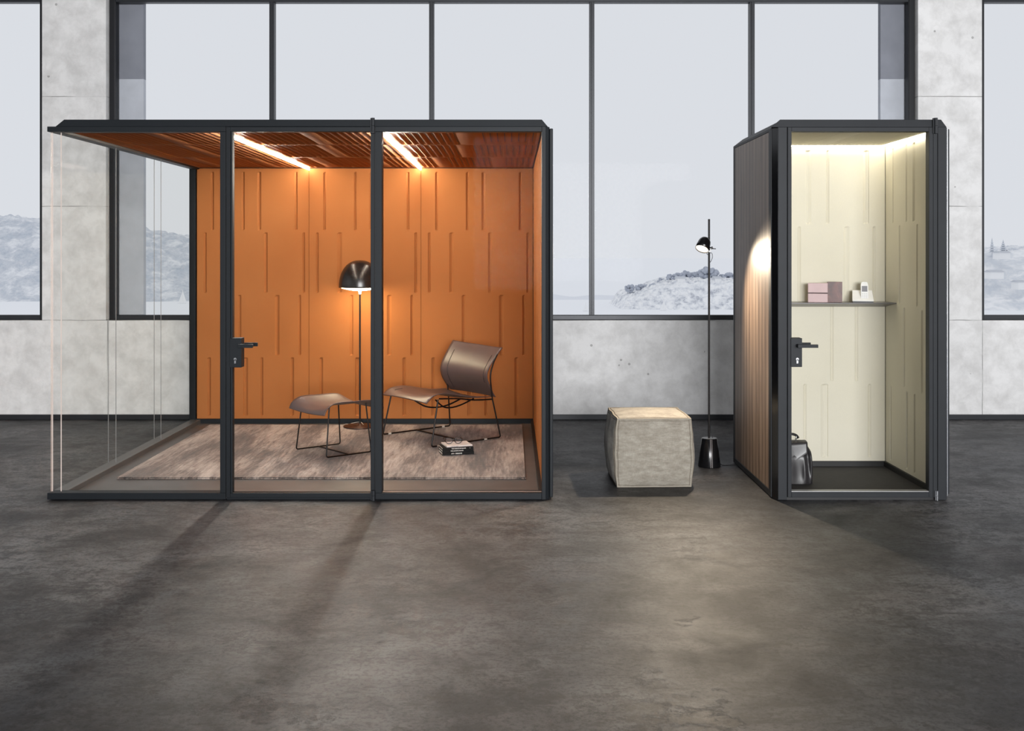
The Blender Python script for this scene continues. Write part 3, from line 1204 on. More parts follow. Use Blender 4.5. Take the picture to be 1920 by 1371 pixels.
# roof
m = MB()
xl, xr = X(1446), X(1775)
xl2, xr2 = X(1463), X(1765)
m.add([(xl, YF, 2.262), (xr, YF, 2.262), (2.655, 6.26, 2.262), (2.655, 7.33, 2.262), (1.584, 7.33, 2.262), (1.584, 6.255, 2.262),
       (xl2, YF + .004, 2.3085), (xr2, YF + .004, 2.3085), (2.61, 6.29, 2.3085), (2.61, 7.27, 2.3085), (1.64, 7.27, 2.3085), (1.64, 6.29, 2.3085)],
      [(5, 4, 3, 2, 1, 0), (6, 7, 8, 9, 10, 11), (0, 1, 7, 6), (1, 2, 8, 7), (2, 3, 9, 8), (3, 4, 10, 9), (4, 5, 11, 10), (5, 0, 6, 11)])
m.build('roof_cap', GR, B2, bevel=0.0015)
# interior
ZI = 0.047
MB().box(1.64, 2.61, YF + 0.09, 7.15, 0.0, 0.012).build('floor_covering', M['darkfloor'], B2)
m = MB()
m.box(1.64, 2.61, 7.145, 7.16, 0.012, ZI)
m.box(2.595, 2.61, YF + 0.09, 7.145, 0.012, ZI)
m.build('inner_base_rail', M['black'], B2)


def fr(pxs, y=7.16, x0=1.645, w=0.963):
    return [(((px - 960) / 1920 * y - x0) / w, wd) for px, wd in pxs]


RB = [[(0.1, 3)] + fr([(1515.4, 5), (1552, 3), (1623.5, 5)]),
      [(0.12, 3)] + fr([(1498.6, 3), (1587, 5), (1639, 3)]),
      [(0.1, 3)] + fr([(1560, 3), (1606, 3)]),
      [(0.1, 3)] + fr([(1509, 3), (1545.6, 6), (1630.4, 3)])]
back_panel('acoustic_panel', M['cream'], B2, 1.645, 2.608, 7.16, ZI, 2.25, RB, depth=0.010)


def frr(ys):
    return [((7.158 - y) / (7.158 - 6.29), wd) for y, wd in ys]


RR = [frr([(7.02, 3), (6.78, 3), (6.655, 5)]), frr([(6.90, 3), (6.60, 3)]), frr([(6.82, 4), (6.52, 4)]), frr([(7.06, 3), (6.77, 4), (6.64, 3)])]
right_panel('acoustic_panel', M['cream'], B2, 2.611, 6.29, 7.158, ZI, 2.25, RR, depth=0.010)
right_panel('acoustic_panel', M['cream'], B2, 1.642, 6.29, 7.158, ZI, 2.25, RR, depth=0.004, th=0.006, sgn=-1)
ceiling_panel(M['cream'], B2, 1.645, 2.58, 6.28, 7.13, 2.25, 0, pitch=0.03, amp=0.008)
e = MB().box(1.645, 2.606, 7.13, 7.158, 2.252, 2.26).build('light_track', M['cream'], B2)
MB().box(1.66, 2.595, 7.134, 7.150, 2.243, 2.2515).build('light_strip', M['stripwarm'], e)
e = MB().box(2.582, 2.606, 6.29, 7.13, 2.252, 2.26).build('light_track', M['cream'], B2)
MB().box(2.586, 2.602, 6.30, 7.125, 2.243, 2.2515).build('light_strip', M['stripwarm'], e)
# door
D2 = MB()
D2.box(X(1476.8), X(1484), YF - 0.004, YF + 0.05, 0.02, 2.2610)
D2.box(X(1741.5), X(1749.3), YF - 0.004, YF + 0.05, 0.02, 2.2610)
D2.box(X(1749.9), X(1757.4), YF - 0.002, YF + 0.05, 0.02, 2.2610)
D2.box(X(1484), X(1741.5), YF - 0.004, YF + 0.05, 2.235, 2.261)
D2.box(X(1484), X(1741.5), YF - 0.004, YF + 0.05, 0.02, 0.053)
door2 = D2.build('glass_door', GR, B2, bevel=0.002)
MB().box(X(1484), X(1741.5), YF + 0.0, YF + 0.045, 0.053, 0.058).build('glazing_bead', M['alu'], door2)
pane(door2, X(1484), X(1741.5), 6.222, 6.232, 0.056, 2.235, [0, 1])
lockset(door2, 1482, 1503, 634, 688, (1496, 1534, 646.2, 652.4), (1492, 1520, 642.5, 648), (1495, 676), YF, GR)
hinge(door2, 1753, YF, 2.222, 2.316, GR)
hinge(door2, 1755.5, YF, 0.004, 0.062, M['steel'], 0.006)
# shelf
m = MB()
m.add([(1.645, 6.95, 1.156), (2.61, 6.95, 1.156), (2.61, 7.16, 1.125), (1.645, 7.16, 1.125),
       (1.645, 6.95, 1.162), (2.61, 6.95, 1.162), (2.61, 7.16, 1.162), (1.645, 7.16, 1.162)],
      [(0, 3, 2, 1), (4, 5, 6, 7), (0, 1, 5, 4), (1, 2, 6, 5), (2, 3, 7, 6), (3, 0, 4, 7)])
m.build('shelf', M['shelf'], B2, bevel=0.001)

SZ = 1.1625
# ------------------------------------------------ things on the shelf
Ys = 7.02
e = thing('gift_box', 'dusty pink box with dark band, standing on the booth shelf', 'box', (X(1533, Ys), Ys, SZ))
xa, xb = X(1515.5, Ys), X(1551, Ys)
MB().box(xa, xb, Ys - .012, Ys + .03, SZ, SZ + 0.060).build('box_base', M['pink'], e, bevel=0.003)
MB().box(xa + .002, xb - .002, Ys - .010, Ys + .028, SZ + 0.060, SZ + 0.066).build('band', M['band'], e)
MB().box(xa, xb, Ys - .012, Ys + .03, SZ + 0.066, SZ + 0.132).build('lid', M['pink'], e, bevel=0.003)
e = thing('notebook', 'glossy brown covered notebook standing beside the pink box', 'notebook', (X(1565, Ys), Ys, SZ))
xa, xb = X(1551.8, Ys), X(1578.5, Ys)
MB().box(xa, xb, Ys - .012, Ys - .008, SZ, SZ + 0.140).build('front_cover', M['brownbox'], e, bevel=0.001)
MB().box(xa, xb, Ys + .018, Ys + .022, SZ, SZ + 0.140).build('back_cover', M['brownbox'], e, bevel=0.001)
MB().box(xa, xa + .004, Ys - .010, Ys + .02, SZ, SZ + 0.140).build('spine', M['band'], e, bevel=0.001)
MB().box(xa + .004, xb - .003, Ys - .008, Ys + .018, SZ + .003, SZ + 0.136).build('pages', M['paper'], e)
e = thing('cordless_phone', 'white cordless phone upright in its charging cradle on the shelf', 'telephone', (X(1617, Ys), Ys, SZ))
xa, xb = X(1598.5, Ys), X(1636.5, Ys)
m = MB()
m.add([(xa, Ys - .045, SZ + .008), (xb, Ys - .045, SZ + .008), (xb - .002, Ys + .05, SZ + .008), (xa + .002, Ys + .05, SZ + .008),
       (xa, Ys - .045, SZ + .014), (xb, Ys - .045, SZ + .014), (xb - .004, Ys + .05, SZ + .082), (xa + .004, Ys + .05, SZ + .082)],
      [(0, 3, 2, 1), (4, 5, 6, 7), (0, 1, 5, 4), (1, 2, 6, 5), (2, 3, 7, 6), (3, 0, 4, 7)])
m.build('cradle', M['phone'], e, bevel=0.003)
MB().box(xa + .003, xb - .003, Ys - .042, Ys + .045, SZ, SZ + .008).build('foot', M['phonedark'], e)
xa, xb = X(1614, Ys), X(1627.5, Ys)
hs = MB()
prof = []
hw = (xb - xa) / 2
cx = (xa + xb) / 2
n = 16
out = []
for (hx, hz) in [(-hw * .9, 0), (hw * .9, 0), (hw, .02), (hw, .105), (hw * .8, .124), (hw * .4, .128), (-hw * .4, .128), (-hw * .8, .124), (-hw, .105), (-hw, .02)]:
    out.append((cx + hx, hz))
tilt = lambda z: Ys - 0.028 + z * 0.25
vs = [(x_, tilt(z_), SZ + .012 + z_) for x_, z_ in out] + [(x_, tilt(z_) + .02, SZ + .012 + z_) for x_, z_ in out]
k = len(out)
hs.add(vs, [tuple(range(k)), tuple(reversed(range(k, 2 * k)))] + [(i, k + i, k + (i + 1) % k, (i + 1) % k) for i in range(k)])
h = hs.build('handset', M['phone'], e, bevel=0.002)
m = MB()
z0_, z1_ = .062, .100
m.add([(cx - hw * .72, tilt(z0_) - .001, SZ + .012 + z0_), (cx + hw * .72, tilt(z0_) - .001, SZ + .012 + z0_), (cx + hw * .72, tilt(z1_) - .001, SZ + .012 + z1_), (cx - hw * .72, tilt(z1_) - .001, SZ + .012 + z1_)], [(0, 1, 2, 3)])
m.build('screen', M['phonegrey'], h, solid=0.001)
m = MB()
for r in range(4):
    for q in range(3):
        z0_ = .012 + r * .011
        x0_ = cx - hw * .7 + q * hw * .5
        m.box(x0_, x0_ + hw * .38, tilt(z0_) - .0015, tilt(z0_) + .002, SZ + .012 + z0_, SZ + .019 + z0_)
m.build('keypad', simple('phone_keys', lin(205, 205, 206), 0.4), h)

for o_ in bpy.data.objects:
    if o_.name.split('.')[0] in ('gift_box', 'notebook', 'cordless_phone'):
        o_.rotation_euler.z = math.radians(-15.5)
# ------------------------------------------------ leather bag
e = thing('leather_bag', 'dark grey leather briefcase standing on the phone booth floor', 'bag', (1.80, 6.66, 0.012))
BX0, BX1 = 1.695, 1.945


def bag_surface(u, v):
    # u around (0..1), v up
    a = 2 * math.pi * u
    sx = math.cos(a)
    sy = math.sin(a)
    p = 0.45
    cx_ = (abs(sx) ** p) * (1 if sx >= 0 else -1)
    cy_ = (abs(sy) ** p) * (1 if sy >= 0 else -1)
    z = 0.0135 + 0.2665 * v
    hx = 0.127 - 0.012 * v - 0.028 * sstep(0.72, 1.0, v) + 0.006 * math.sin(v * 3.0)
    hy = 0.085 - 0.02 * v - 0.045 * sstep(0.6, 1.0, v)
    fold = 0.013 * math.sin(cx_ * 14 + v * 2.0) * (1 - v) * v * 4 + 0.005 * math.sin(cx_ * 23) * v
    return (1.818 + cx_ * hx, 6.67 + cy_ * (hy + fold), z)


m = MB()
m.grid(bag_surface, 72, 24)
cap = [bag_surface(i / 72, 1.0) for i in range(72)]
m.add(cap, [tuple(range(72))])
m.build('body', M['bag'], e)
# flap
m = MB()


def flap(u, v):
    x_ = 1.72 + (1.905 - 1.72) * u
    edge = 0.105 - 0.05 * abs(u - 0.5) * 2
    s = v
    y_ = 6.67 - 0.012 - (0.052 * sstep(0, .35, s) + 0.018 * s)
    z_ = 0.286 - 0.006 * (1 - s) * 0 - sstep(.12, 1.0, s) * edge * 1.25
    return (x_, y_, z_)


m.grid(flap, 16, 12)
m.build('flap', M['bag'], e, solid=-0.004)
for xx in (1.797, 1.842):
    MB().tube(bez([(xx, 6.645, 0.282), (xx, 6.64, 0.30), (xx + .003, 6.64, 0.312)]), 0.006, 8).build('handle_ring', M['baglite'], e)
MB().tube(bez([(1.770, 6.64, .298), (1.783, 6.64, .318), (1.812, 6.64, .326), (1.842, 6.64, .318), (1.856, 6.64, .300)]), 0.0085, 10).build('handle', M['blackgloss'], e)
m = MB()
for xx in (1.722, 1.738):
    m.tube([(xx, 6.578, 0.03), (xx, 6.577, 0.045)], 0.004, 8)
m.build('buckle', M['baglite'], e)
MB().tube([(1.86, 6.645, 0.284), (1.875, 6.645, 0.284)], 0.005, 8).build('clasp', M['baglite'], e)

# ================================================================== RUG
RX0, RX1, RY0, RY1 = -2.60, 0.088, 6.74, 8.82
RT = 0.024


def rug_surface(u, v):
    x_ = RX0 + (RX1 - RX0) * u
    y_ = RY0 + (RY1 - RY0) * v
    z_ = RT + 0.0025 * noise.noise((x_ * 25, y_ * 25, 0))
    return (x_, y_, z_)


m = MB()
m.grid(rug_surface, 260, 150)
m.box(RX0 + .002, RX1 - .002, RY0 + .002, RY1 - .002, 0.0102, RT - 0.003)
rug = m.build('rug', M['rug'])
tag(rug, 'brown and silver distressed silky rug on the meeting booth floor', 'rug')
m = MB()
rnd = random.Random(5)
x_ = RX0
while x_ < RX1 - 0.004:
    w_ = rnd.uniform(0.004, 0.010)
    l_ = rnd.uniform(0.004, 0.016)
    z_ = RT - rnd.uniform(0, 0.003)
    m.add([(x_, RY0 + .004, z_), (x_ + w_, RY0 + .004, z_), (x_ + w_ * .8, RY0 - l_, z_ - .007), (x_ + w_ * .2, RY0 - l_, z_ - .007),
           (x_, RY0 + .004, .0105), (x_ + w_, RY0 + .004, .0105), (x_ + w_ * .8, RY0 - l_ * .7, .0105), (x_ + w_ * .2, RY0 - l_ * .7, .0105)],
          [(0, 1, 2, 3), (4, 7, 6, 5), (3, 2, 6, 7), (0, 3, 7, 4), (1, 5, 6, 2)])
    x_ += w_ * rnd.uniform(0.8, 1.3)
fr_ = m.build('pile_edge', M['rug'], rug)
fr_['kind'] = 'stuff'

# ================================================================== LOUNGE CHAIR
CO = Vector((-1.044, 8.28, RT + 0.0))
CU = Vector((0.63, -0.777, 0))
CV = Vector((0.777, 0.63, 0))


def cp(u, v, z):
    p = CO + CU * u + CV * v
    return Vector((p.x, p.y, z))


chair = thing('lounge_chair', 'low brown leather lounge chair on thin black wire legs', 'chair', (CO.x + .4, CO.y, RT))
seat_prof = [(-0.005, 0.362), (0.03, 0.385), (0.08, 0.405), (0.16, 0.413), (0.26, 0.400), (0.36, 0.378), (0.48, 0.358), (0.62, 0.352)]


def curve1(prof, t_):
    pts = bez([(a, b, 0) for a, b in prof], 8)
    f = t_ * (len(pts) - 1)
    i = min(int(f), len(pts) - 2)
    q = pts[i].lerp(pts[i + 1], f - i)
    return q.x, q.y


def seat_s(s, t_):
    v, z = curve1(seat_prof, t_)
    u = 0.0 + 0.63 * s
    c_ = (2 * s - 1)
    ins = 0.02 * math.sin(math.pi * min(1, t_ * 1.1))
    u = 0.315 + (u - 0.315) * (1 - ins * 2 * sstep(0, .4, t_))
    z -= 0.026 * (1 - c_ * c_) * sstep(0.05, .45, t_) - 0.006
    z -= 0.012 * (c_ * c_) * (1 - sstep(0, .25, t_))
    return cp(u, v + 0.012 * (1 - c_ * c_) * (1 - sstep(0, .2, t_)) * -1, z)


MB().grid(seat_s, 24, 36).build('seat', M['leather'], chair, solid=0.006)
back_prof = [(0.640, 0.350), (0.600, 0.392), (0.552, 0.46), (0.532, 0.525), (0.552, 0.59), (0.612, 0.68), (0.675, 0.758)]


def back_s(s, t_):
    v, z = curve1(back_prof, t_)
    c_ = 2 * s - 1
    hw_ = 0.312 - 0.015 * math.sin(math.pi * t_) + 0.006 * t_
    u = 0.345 + c_ * hw_
    v += 0.035 * (1 - c_ * c_) + 0.03 * max(0, c_) * sstep(0, .35, t_)
    z += 0.0 - 0.012 * (1 - c_ * c_) * sstep(.8, 1, t_) + 0.006 * (1 - s) * t_ - 0.014 * max(0, c_) * sstep(.5, 1, t_)
    return cp(u, v, z)


MB().grid(back_s, 24, 36).build('backrest', M['leather'], chair, solid=0.006)


def on_surf(S, pts, off):
    out = []
    for s, t_ in pts:
        p = S(s, t_)
        du = S(min(1, s + .01), t_) - S(max(0, s - .01), t_)
        dv = S(s, min(1, t_ + .01)) - S(s, max(0, t_ - .01))
        nn = du.cross(dv).normalized()
        out.append(p + nn * off)
    return out


for s0, tt in ((0.12, (0.12, .85)), (0.90, (0.35, .85))):
    for sg in (1,):
        pts = [(s0 + 0.012 * math.sin(k / 12 * math.pi), tt[0] + (tt[1] - tt[0]) * k / 12) for k in range(13)]
        MB().tube(on_surf(back_s, pts, 0.0002), 0.0028, 6).build('slit', M['leatherdark'], chair)
MB().tube(on_surf(seat_s, [(0.14, 0.22 + .03 * k) for k in range(6)], 0.0002), 0.0028, 6).build('slit', M['leatherdark'], chair)
W = 0.0062
Z0 = RT + 0.0105


def side_wire(u0, u1, lean):
    pts = [cp(u0 + .02 * (1 if u0 < .3 else -1), 0.075, 0.385), cp(u0, 0.0, Z0), cp(u0, 0.667, Z0), cp(u1, 0.612, 0.335)]
    a = fillet(pts, 0.02)
    b = bez([cp(u1, 0.612, 0.335), cp(u1, 0.60, 0.42), cp(u1, 0.592, 0.53), cp(u1, 0.62, 0.62), cp(u1, 0.66, 0.69)], 6)
    return a + b[1:]


m = MB()
m.tube(side_wire(0.0, 0.05, 1), W, 8)
m.build('side_frame', M['wire'], chair)
m = MB()
m.tube(side_wire(0.69, 0.655, -1), W, 8)
m.build('side_frame', M['wire'], chair)
MB().tube([cp(0.0, 0.33, Z0), cp(0.69, 0.33, Z0)], W, 8).build('cross_bar', M['wire'], chair)
m = MB()
m.tube(bez([cp(.40, .04, .350), cp(.43, .12, .300), cp(.45, .22, .285), cp(.47, .32, .30), cp(.48, .42, .335)], 6), W, 8)
m.tube(bez([cp(.63, .08, .375), cp(.62, .16, .315), cp(.61, .25, .300), cp(.60, .36, .315), cp(.58, .48, .345)], 6), W, 8)
m.build('seat_bow', M['wire'], chair)
m = MB()
m.tube(bez([cp(.03, .10, .385), cp(.03, .3, .375), cp(.05, .60, .335)], 6), W, 8)
m.tube(bez([cp(.65, .10, .385), cp(.62, .3, .365), cp(.62, .46, .340), cp(.655, .61, .337)], 6), W, 8)
m.build('seat_rail', M['wire'], chair)
for u, v in ((0, .05), (0, .58), (.69, .05), (.69, .5)):
    p = cp(u, v, 0)
    q = cp(u, v + .026, 0)
    MB().tube([(p.x, p.y, Z0 - .0005), (q.x, q.y, Z0 - .0005)], W + .0016, 10).build('glide', M['cord'], chair)

# ================================================================== OTTOMAN
OO = Vector((-1.612, 7.65, RT))
OU = Vector((0.67, -0.743, 0))
OV = Vector((0.79, 0.613, 0))


def op(u, v, z):
    p = OO + OU * u + OV * v
    return Vector((p.x, p.y, z))


otto = thing('footstool', 'brown leather footstool on thin black wire legs in front of the chair', 'footstool', (OO.x + .3, OO.y, RT))
oprof = [(-0.042, 0.336), (-0.022, 0.372), (0.035, 0.403), (0.10, 0.410), (0.20, 0.408), (0.30, 0.408), (0.37, 0.400), (0.42, 0.378), (0.45, 0.350)]


def otto_s(s, t_):
    v, z = curve1(oprof, t_)
    c_ = 2 * s - 1
    u = -0.03 + 0.49 * s
    ends = sstep(.25, .5, abs(t_ - .5))
    z -= 0.03 * (1 - c_ * c_) * (1 - ends * .7) - .006
    z += 0.012 * c_ * c_ * (1 - ends)
    return op(u, v, z)


MB().grid(otto_s, 24, 36).build('seat', M['leather'], otto, solid=0.006)
for u in (0.0, 0.42):
    ui = u + (.025 if u == 0 else -.02)
    pts = [op(ui, .035, .392), op(u, 0, Z0), op(u, .368, Z0), op(ui, .335, .395)]
    MB().tube(fillet(pts, .018), 0.0054, 8).build('side_frame', M['wire'], otto)
MB().tube([op(0, .184, Z0), op(.42, .184, Z0)], 0.0054, 8).build('cross_bar', M['wire'], otto)

# ================================================================== DOME FLOOR LAMP
LX, LY = -1.292, 8.70
dl = thing('dome_floor_lamp', 'tall floor lamp with black dome shade glowing inside the orange booth', 'floor lamp', (LX, LY, RT))
MB().lathe([(0.001, RT + .002), (0.138, RT + .002), (0.140, RT + .008), (0.136, RT + .012), (0.02, RT + .015), (0.012, RT + .03), (0.001, RT + .03)], (LX, LY, 0), 48).build('base', M['brownmetal'], dl)
MB().tube([(LX, LY, RT + .02), (LX, LY, 1.17)], 0.0075, 12).build('pole', M['wire'], dl)
R_ = 0.178
zb_, zt_ = 1.208, 1.441
prof = []
for k in range(13):
    a = k / 12 * math.pi / 2
    prof.append((R_ * math.cos(a) ** 0.85 if k < 12 else 0.001, zb_ + 0.012 + (zt_ - zb_ - 0.012) * math.sin(a)))
prof = [(R_ - .004, zb_), (R_, zb_)] + prof
inner = [(max(.001, r_ - .005), z_ - .004) for r_, z_ in reversed(prof[2:])]
MB().lathe(prof + inner, (LX, LY, 0), 56).build('lamp_shade', M['domeblack'], dl)
dz = [(0.001, zb_ - .028), (0.05, zb_ - .026), (0.10, zb_ - .018), (0.15, zb_ - .006), (0.170, zb_ + .004), (0.165, zb_ + .012), (0.001, zb_ + .03)]
MB().lathe(dz, (LX, LY, 0), 48).build('diffuser', M['domeglow'], dl)
MB().lathe([(0.008, 1.150), (0.012, 1.155), (0.014, 1.175), (0.020, 1.183)], (LX, LY, 0), 20).build('neck', M['phone'], dl)
MB().tube(bez([(LX + .03, LY + .02, RT + .012), (LX - .02, LY + .13, RT + .02), (LX - .1, LY + .14, RT + .005), (LX - .07, LY + .09, RT + .006), (LX - .14, LY + .11, RT + .006)], 8), 0.0028, 6).build('cord', M['cord'], dl)

# ================================================================== BOOKS AND GLASSES
bu = Vector((0.967, 0.255, 0)).normalized()      # along the spine
bv = Vector((-0.255, 0.967, 0)).normalized()     # away
F0 = Vector((-0.506, 7.445, 0))


def book(z0, hgt, L, Wd, off, ang, cover, title, tag_end, label, name='book', ink=None, tsize=0.012, tx=.07):
    ca, sa = math.cos(ang), math.sin(ang)
    U_ = Vector((bu.x * ca - bu.y * sa, bu.x * sa + bu.y * ca, 0))
    V_ = Vector((-U_.y, U_.x, 0))
    o_ = F0 + bu * off[0] + bv * off[1]
    c_ = o_ + U_ * L / 2 + V_ * Wd / 2
    e = thing(name, label, 'book', (c_.x, c_.y, z0), 'books stacked on the rug')
    MB().obox(c_, U_, V_, L / 2, Wd / 2, z0, z0 + .0022).build('back_cover', cover, e, bevel=.0005)
    MB().obox(c_, U_, V_, L / 2, Wd / 2, z0 + hgt - .0022, z0 + hgt).build('front_cover', cover, e, bevel=.0005)
    cs = o_ + U_ * L / 2 + V_ * .0012
    MB().obox(cs, U_, V_, L / 2, .0012, z0 + .0022, z0 + hgt - .0022).build('spine', cover, e)
    cp_ = c_ + V_ * .0005
    MB().obox(cp_, U_, V_, L / 2 - .004, Wd / 2 - .003, z0 + .0022, z0 + hgt - .0022).build('pages', M['paper'], e)
    for txt, x_, sz in ((title, tx, tsize), (tag_end, L - .028, tsize * .9)):
        if not txt:
            continue
        cu = bpy.data.curves.new('title', 'FONT')
        cu.body = txt
        cu.size = sz
        cu.extrude = 0.0003
        cu.offset = 0.0003
        ob = bpy.data.objects.new('title', cu)
        dg = bpy.context.evaluated_depsgraph_get()
        COL.objects.link(ob)
        dg.update()
        me = bpy.data.meshes.new_from_object(ob.evaluated_get(bpy.context.evaluated_depsgraph_get()))
        bpy.data.objects.remove(ob)
        me.materials.clear()
        me.materials.append(ink or M['ink'])
        to = bpy.data.objects.new('title', me)
        COL.objects.link(to)
        rot = Matrix((U_, Vector((0, 0, 1)), -V_)).transposed().to_4x4()
        pos = o_ + U_ * x_ - V_ * .0004 + Vector((0, 0, z0 + hgt / 2 - sz * .36))
        to.parent = e
        to.matrix_local = Matrix.Translation(pos - e.location) @ rot
    return e


zb0 = RT + 0.0035
book(zb0, .021, .235, .15, (0, 0), 0.0, M['bookblack'], 'ATV  DESIGNS', '', 'thick black book at the bottom of the floor stack', ink=M['ink'], tsize=.0125, tx=.066)
book(zb0 + .0212, .0165, .232, .15, (.001, .001), 0.012, M['bookblack'], 'THE ARTISTIC BLACK', '', 'black book in the middle of the floor stack', tsize=.010, tx=.060)
book(zb0 + .0379, .0165, .230, .148, (.002, .002), -0.008, M['bookblack'], 'THE FURNITURE BLACK', 'I', 'third black book up, just below the pale one', tsize=.010, tx=.066)
top = book(zb0 + .0546, .010, .195, .165, (.035, .012), 0.07, M['bookwhite'], 'NOTES AND VIEWS', '', 'pale slim book topping the stack, under the eyeglasses', ink=M['inkgrey'], tsize=.0065, tx=.03)
zt0 = zb0 + .0648
gl = thing('eyeglasses', 'dark framed eyeglasses resting on the stack of books', 'eyeglasses', (-0.42, 7.55, zt0))
gd = Vector((0.985, 0.17, 0))
gc = Vector((-0.43, 7.55, zt0 + .026))


def rim(cx_):
    pts = []
    for k in range(24):
        a = 2 * math.pi * k / 24
        rx, rz = .0265, .0225
        ex = rx * math.cos(a)
        ez = rz * math.sin(a)
        if ez > 0:
            ex *= 1.06
            ez *= .88
        pts.append(gc + gd * (cx_ + ex) + Vector((0, 0, ez)))
    return pts


for s_ in (-1, 1):
    rp = rim(s_ * .034)
    r_ = MB().tube(rp, .0024, 6, closed=True).build('rim', M['blackgloss'], gl)
    mm = MB()
    nrm = Vector((-gd.y, gd.x, 0)) * .0006
    mm.add([p - nrm for p in rp] + [p + nrm for p in rp], [tuple(range(24)), tuple(reversed(range(24, 48)))])
    mm.build('lens', M['lenses'], gl)
    hx = gc + gd * (s_ * .064) + Vector((0, 0, .010))
    bk = Vector((-gd.y, gd.x, 0))
    MB().tube(bez([hx - gd * s_ * .004, hx, hx + bk * .05, hx + bk * .10 - Vector((0, 0, .004)), hx + bk * .128 - Vector((0, 0, .022))], 5), .0022, 6).build('temple', M['blackgloss'], gl)
MB().tube(bez([gc + gd * -.0085 + Vector((0, 0, .006)), gc + Vector((0, 0, .010)), gc + gd * .0085 + Vector((0, 0, .006))], 5), .0035, 6).build('bridge', M['blackgloss'], gl)

# ================================================================== POUF
PC = Vector((0.902, 6.785, 0.222))
HS = (0.236, 0.236, 0.217)
PR = math.radians(1.5)
pf = thing('pouf', 'beige linen cube pouf with piped seams on the concrete floor', 'pouf', (PC.x, PC.y, 0))


def pouf_pt(q, bulge=True):
    """q in [-1,1]^3 on the cube surface"""
    x_, y_, z_ = q
    bx, by, bz = 1 - x_ * x_, 1 - y_ * y_, 1 - z_ * z_
    px_ = x_ * HS[0] + (x_ * 0.035 * (by ** .6 if by > 0 else 0) * (bz ** .6 if bz > 0 else 0)) + x_ * 0.012 * bz
    py_ = y_ * HS[1] + (y_ * 0.035 * (bx ** .6 if bx > 0 else 0) * (bz ** .6 if bz > 0 else 0)) + y_ * 0.012 * bz
    pz_ = z_ * HS[2] + (z_ * 0.020 * (bx ** .6 if bx > 0 else 0) * (by ** .6 if by > 0 else 0) if z_ > 0 else 0)
    n_ = noise.noise((x_ * 2.2 + 3, y_ * 2.2, z_ * 2.2)) * 0.008
    px_ += n_
    py_ += n_ * .6
    ca, sa = math.cos(PR), math.sin(PR)
    return Vector((PC.x + px_ * ca - py_ * sa, PC.y + px_ * sa + py_ * ca, PC.z + pz_))


m = MB()
N = 22
for ax in range(3):
    for sg in (-1, 1):
        def P(u, v, ax=ax, sg=sg):
            a, b = 2 * u - 1, 2 * v - 1
            q = [0, 0, 0]
            q[ax] = sg
            q[(ax + 1) % 3] = a if sg > 0 else -a
            q[(ax + 2) % 3] = b
            return pouf_pt(q)
        m.grid(P, N, N)
m.build('cushion', M['linen'], pf)
m = MB()
m2 = MB()
for ax in range(3):
    for s1 in (-1, 1):
        for s2 in (-1, 1):
            pts = []
            for k in range(17):
                q = [0, 0, 0]
                q[ax] = -1 + 2 * k / 16
                q[(ax + 1) % 3] = s1
                q[(ax + 2) % 3] = s2
                pts.append(pouf_pt(q))
            m.tube(pts, 0.0034, 8)
            for which in (1, 2):
                pts = []
                for k in range(17):
                    q = [0, 0, 0]
                    q[ax] = (-1 + 2 * k / 16) * .965
                    q[(ax + 1) % 3] = s1
                    q[(ax + 2) % 3] = s2
                    q[(ax + which) % 3] *= 0.945
                    pts.append(pouf_pt(q))
                m2.tube(pts, 0.0016, 5)
m.build('piping', M['seam'], pf)
m2.build('stitching', M['seamdark'], pf)

# ================================================================== SPOT FLOOR LAMP
SX, SY = 1.3875, 7.2
sl = thing('reading_floor_lamp', 'slender black floor lamp with small spot head between pouf and phone booth', 'floor lamp', (SX, SY, 0))
MB().lathe([(0.001, .001), (0.077, .001), (0.079, .006), (0.055, .196), (0.050, .2), (0.001, .2)], (SX, SY, 0), 48).build('base', M['blackgloss'], sl)
MB().lathe([(0.001, .201), (0.050, .201), (0.051, .2005)], (SX, SY, 0), 40).build('base_top', M['alu'], sl)
m = MB()
for dx in (-.004, .0065):
    m.add([(SX + dx - .0018, SY - .0800, .004), (SX + dx + .0018, SY - .0800, .004), (SX + dx + .0018, SY - .0562, .198), (SX + dx - .0018, SY - .0562, .198)], [(0, 1, 2, 3)])
m.build('base_inlay', M['inkgrey'], sl, solid=0.002)
MB().tube([(SX - .002, SY, .195), (SX - .002, SY, 1.739)], 0.0074, 12).build('pole', M['wire'], sl)
o_dir = Vector((-0.385, -0.45, -0.805)).normalized()
oc = Vector((1.329, 7.165, 1.527))
zax = -o_dir
xax = Vector((0, 0, 1)).cross(zax).normalized()
yax = zax.cross(xax)
RM = Matrix((xax, yax, zax)).transposed()
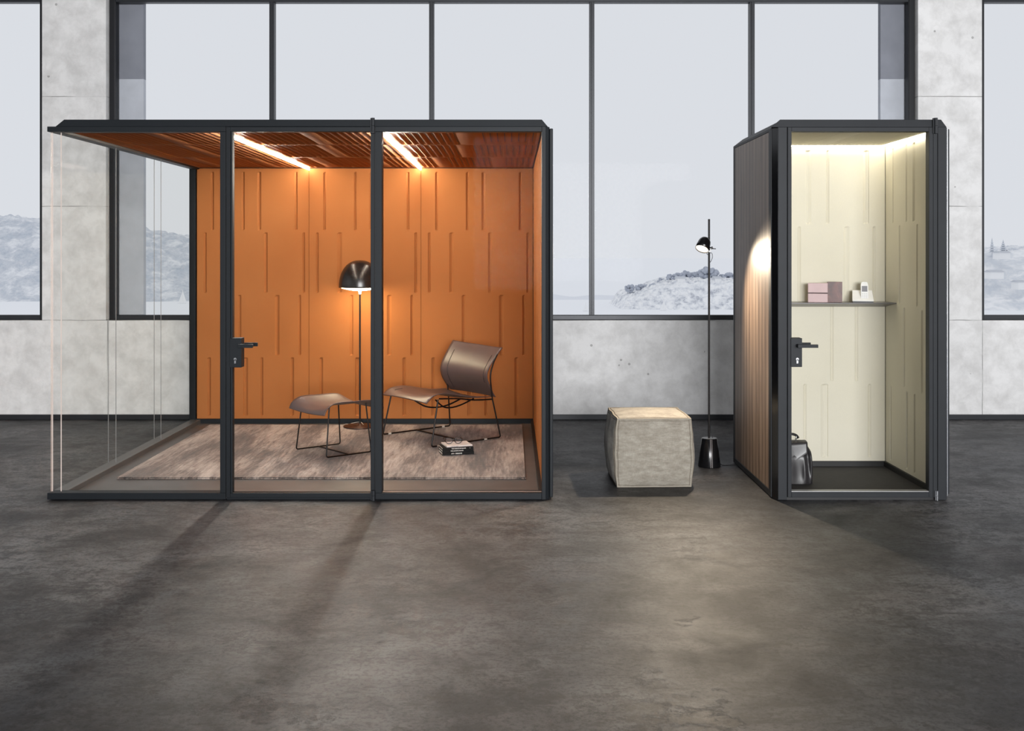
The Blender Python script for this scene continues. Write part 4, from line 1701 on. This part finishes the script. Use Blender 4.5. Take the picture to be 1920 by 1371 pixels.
MB().lathe([(0.046, 0), (0.048, 0), (0.047, .03), (0.0445, .055), (0.040, .073), (0.030, .088), (0.016, .097), (0.001, .099),
            (0.001, .096), (0.016, .094), (0.028, .085), (0.038, .071), (0.0425, .054), (0.045, .03), (0.046, 0)], oc, 40, mat=RM).build('lamp_shade', M['blackgloss'], sl)
MB().lathe([(0.001, .006), (0.0445, .006), (0.0445, .010), (0.001, .010)], oc, 36, mat=RM).build('diffuser', M['spotglow'], sl)
hc = Vector((SX - .002, SY, 1.520))
m = MB()
m.tube([hc + Vector((0, -.016, 0)), hc + Vector((0, .012, 0))], 0.014, 18)
m.tube([hc + Vector((.006, 0, .012)), hc + Vector((.026, 0, .018))], 0.009, 12)
m.tube([hc + Vector((.02, 0, .012)), hc + Vector((.048, 0, .010))], 0.003, 8)
m.tube([hc + Vector((0, -.012, 0)), oc + zax * .03 + Vector((.043, 0.0, -.006))], 0.005, 8)
m.build('swivel_clamp', M['blackgloss'], sl)
MB().tube(bez([oc + Vector((.04, .02, -.012)), hc + Vector((-.01, .01, -.03)), hc + Vector((.018, .01, -.018)), hc + Vector((.026, .01, -.045)), hc + Vector((.016, .008, -.075)), hc + Vector((.003, .008, -.09))], 8), 0.0018, 6).build('cable', M['cordblack'], sl)
MB().tube(bez([(SX + .004, SY, .30), (SX + .012, SY, .25), (SX + .022, SY - .01, .20)], 6), 0.002, 6).build('cord', M['cordblack'], sl)
m = MB()
m.tube(bez([(SX + .075, SY + .01, .02), (SX + .10, SY + .02, .004), (SX + .16, SY + .03, .004), (SX + .24, SY + .05, .004), (SX + .30, SY + .16, .004), (SX + .42, SY + .19, .004)], 8), 0.003, 6)
m.build('cord', M['cordblack'], sl)
sp = bpy.data.lights.new('spot_bulb', 'SPOT')
sp.energy = SPOT
sp.color = (1.0, 0.82, 0.60)
sp.spot_size = math.radians(122)
sp.spot_blend = 1.0
sp.shadow_soft_size = 0.03
spo = bpy.data.objects.new('spot_bulb', sp)
COL.objects.link(spo)
spo.location = oc + o_dir * 0.004
spo.rotation_euler = Vector((-0.56, -2.07, -1.52)).to_track_quat('-Z', 'Y').to_euler()
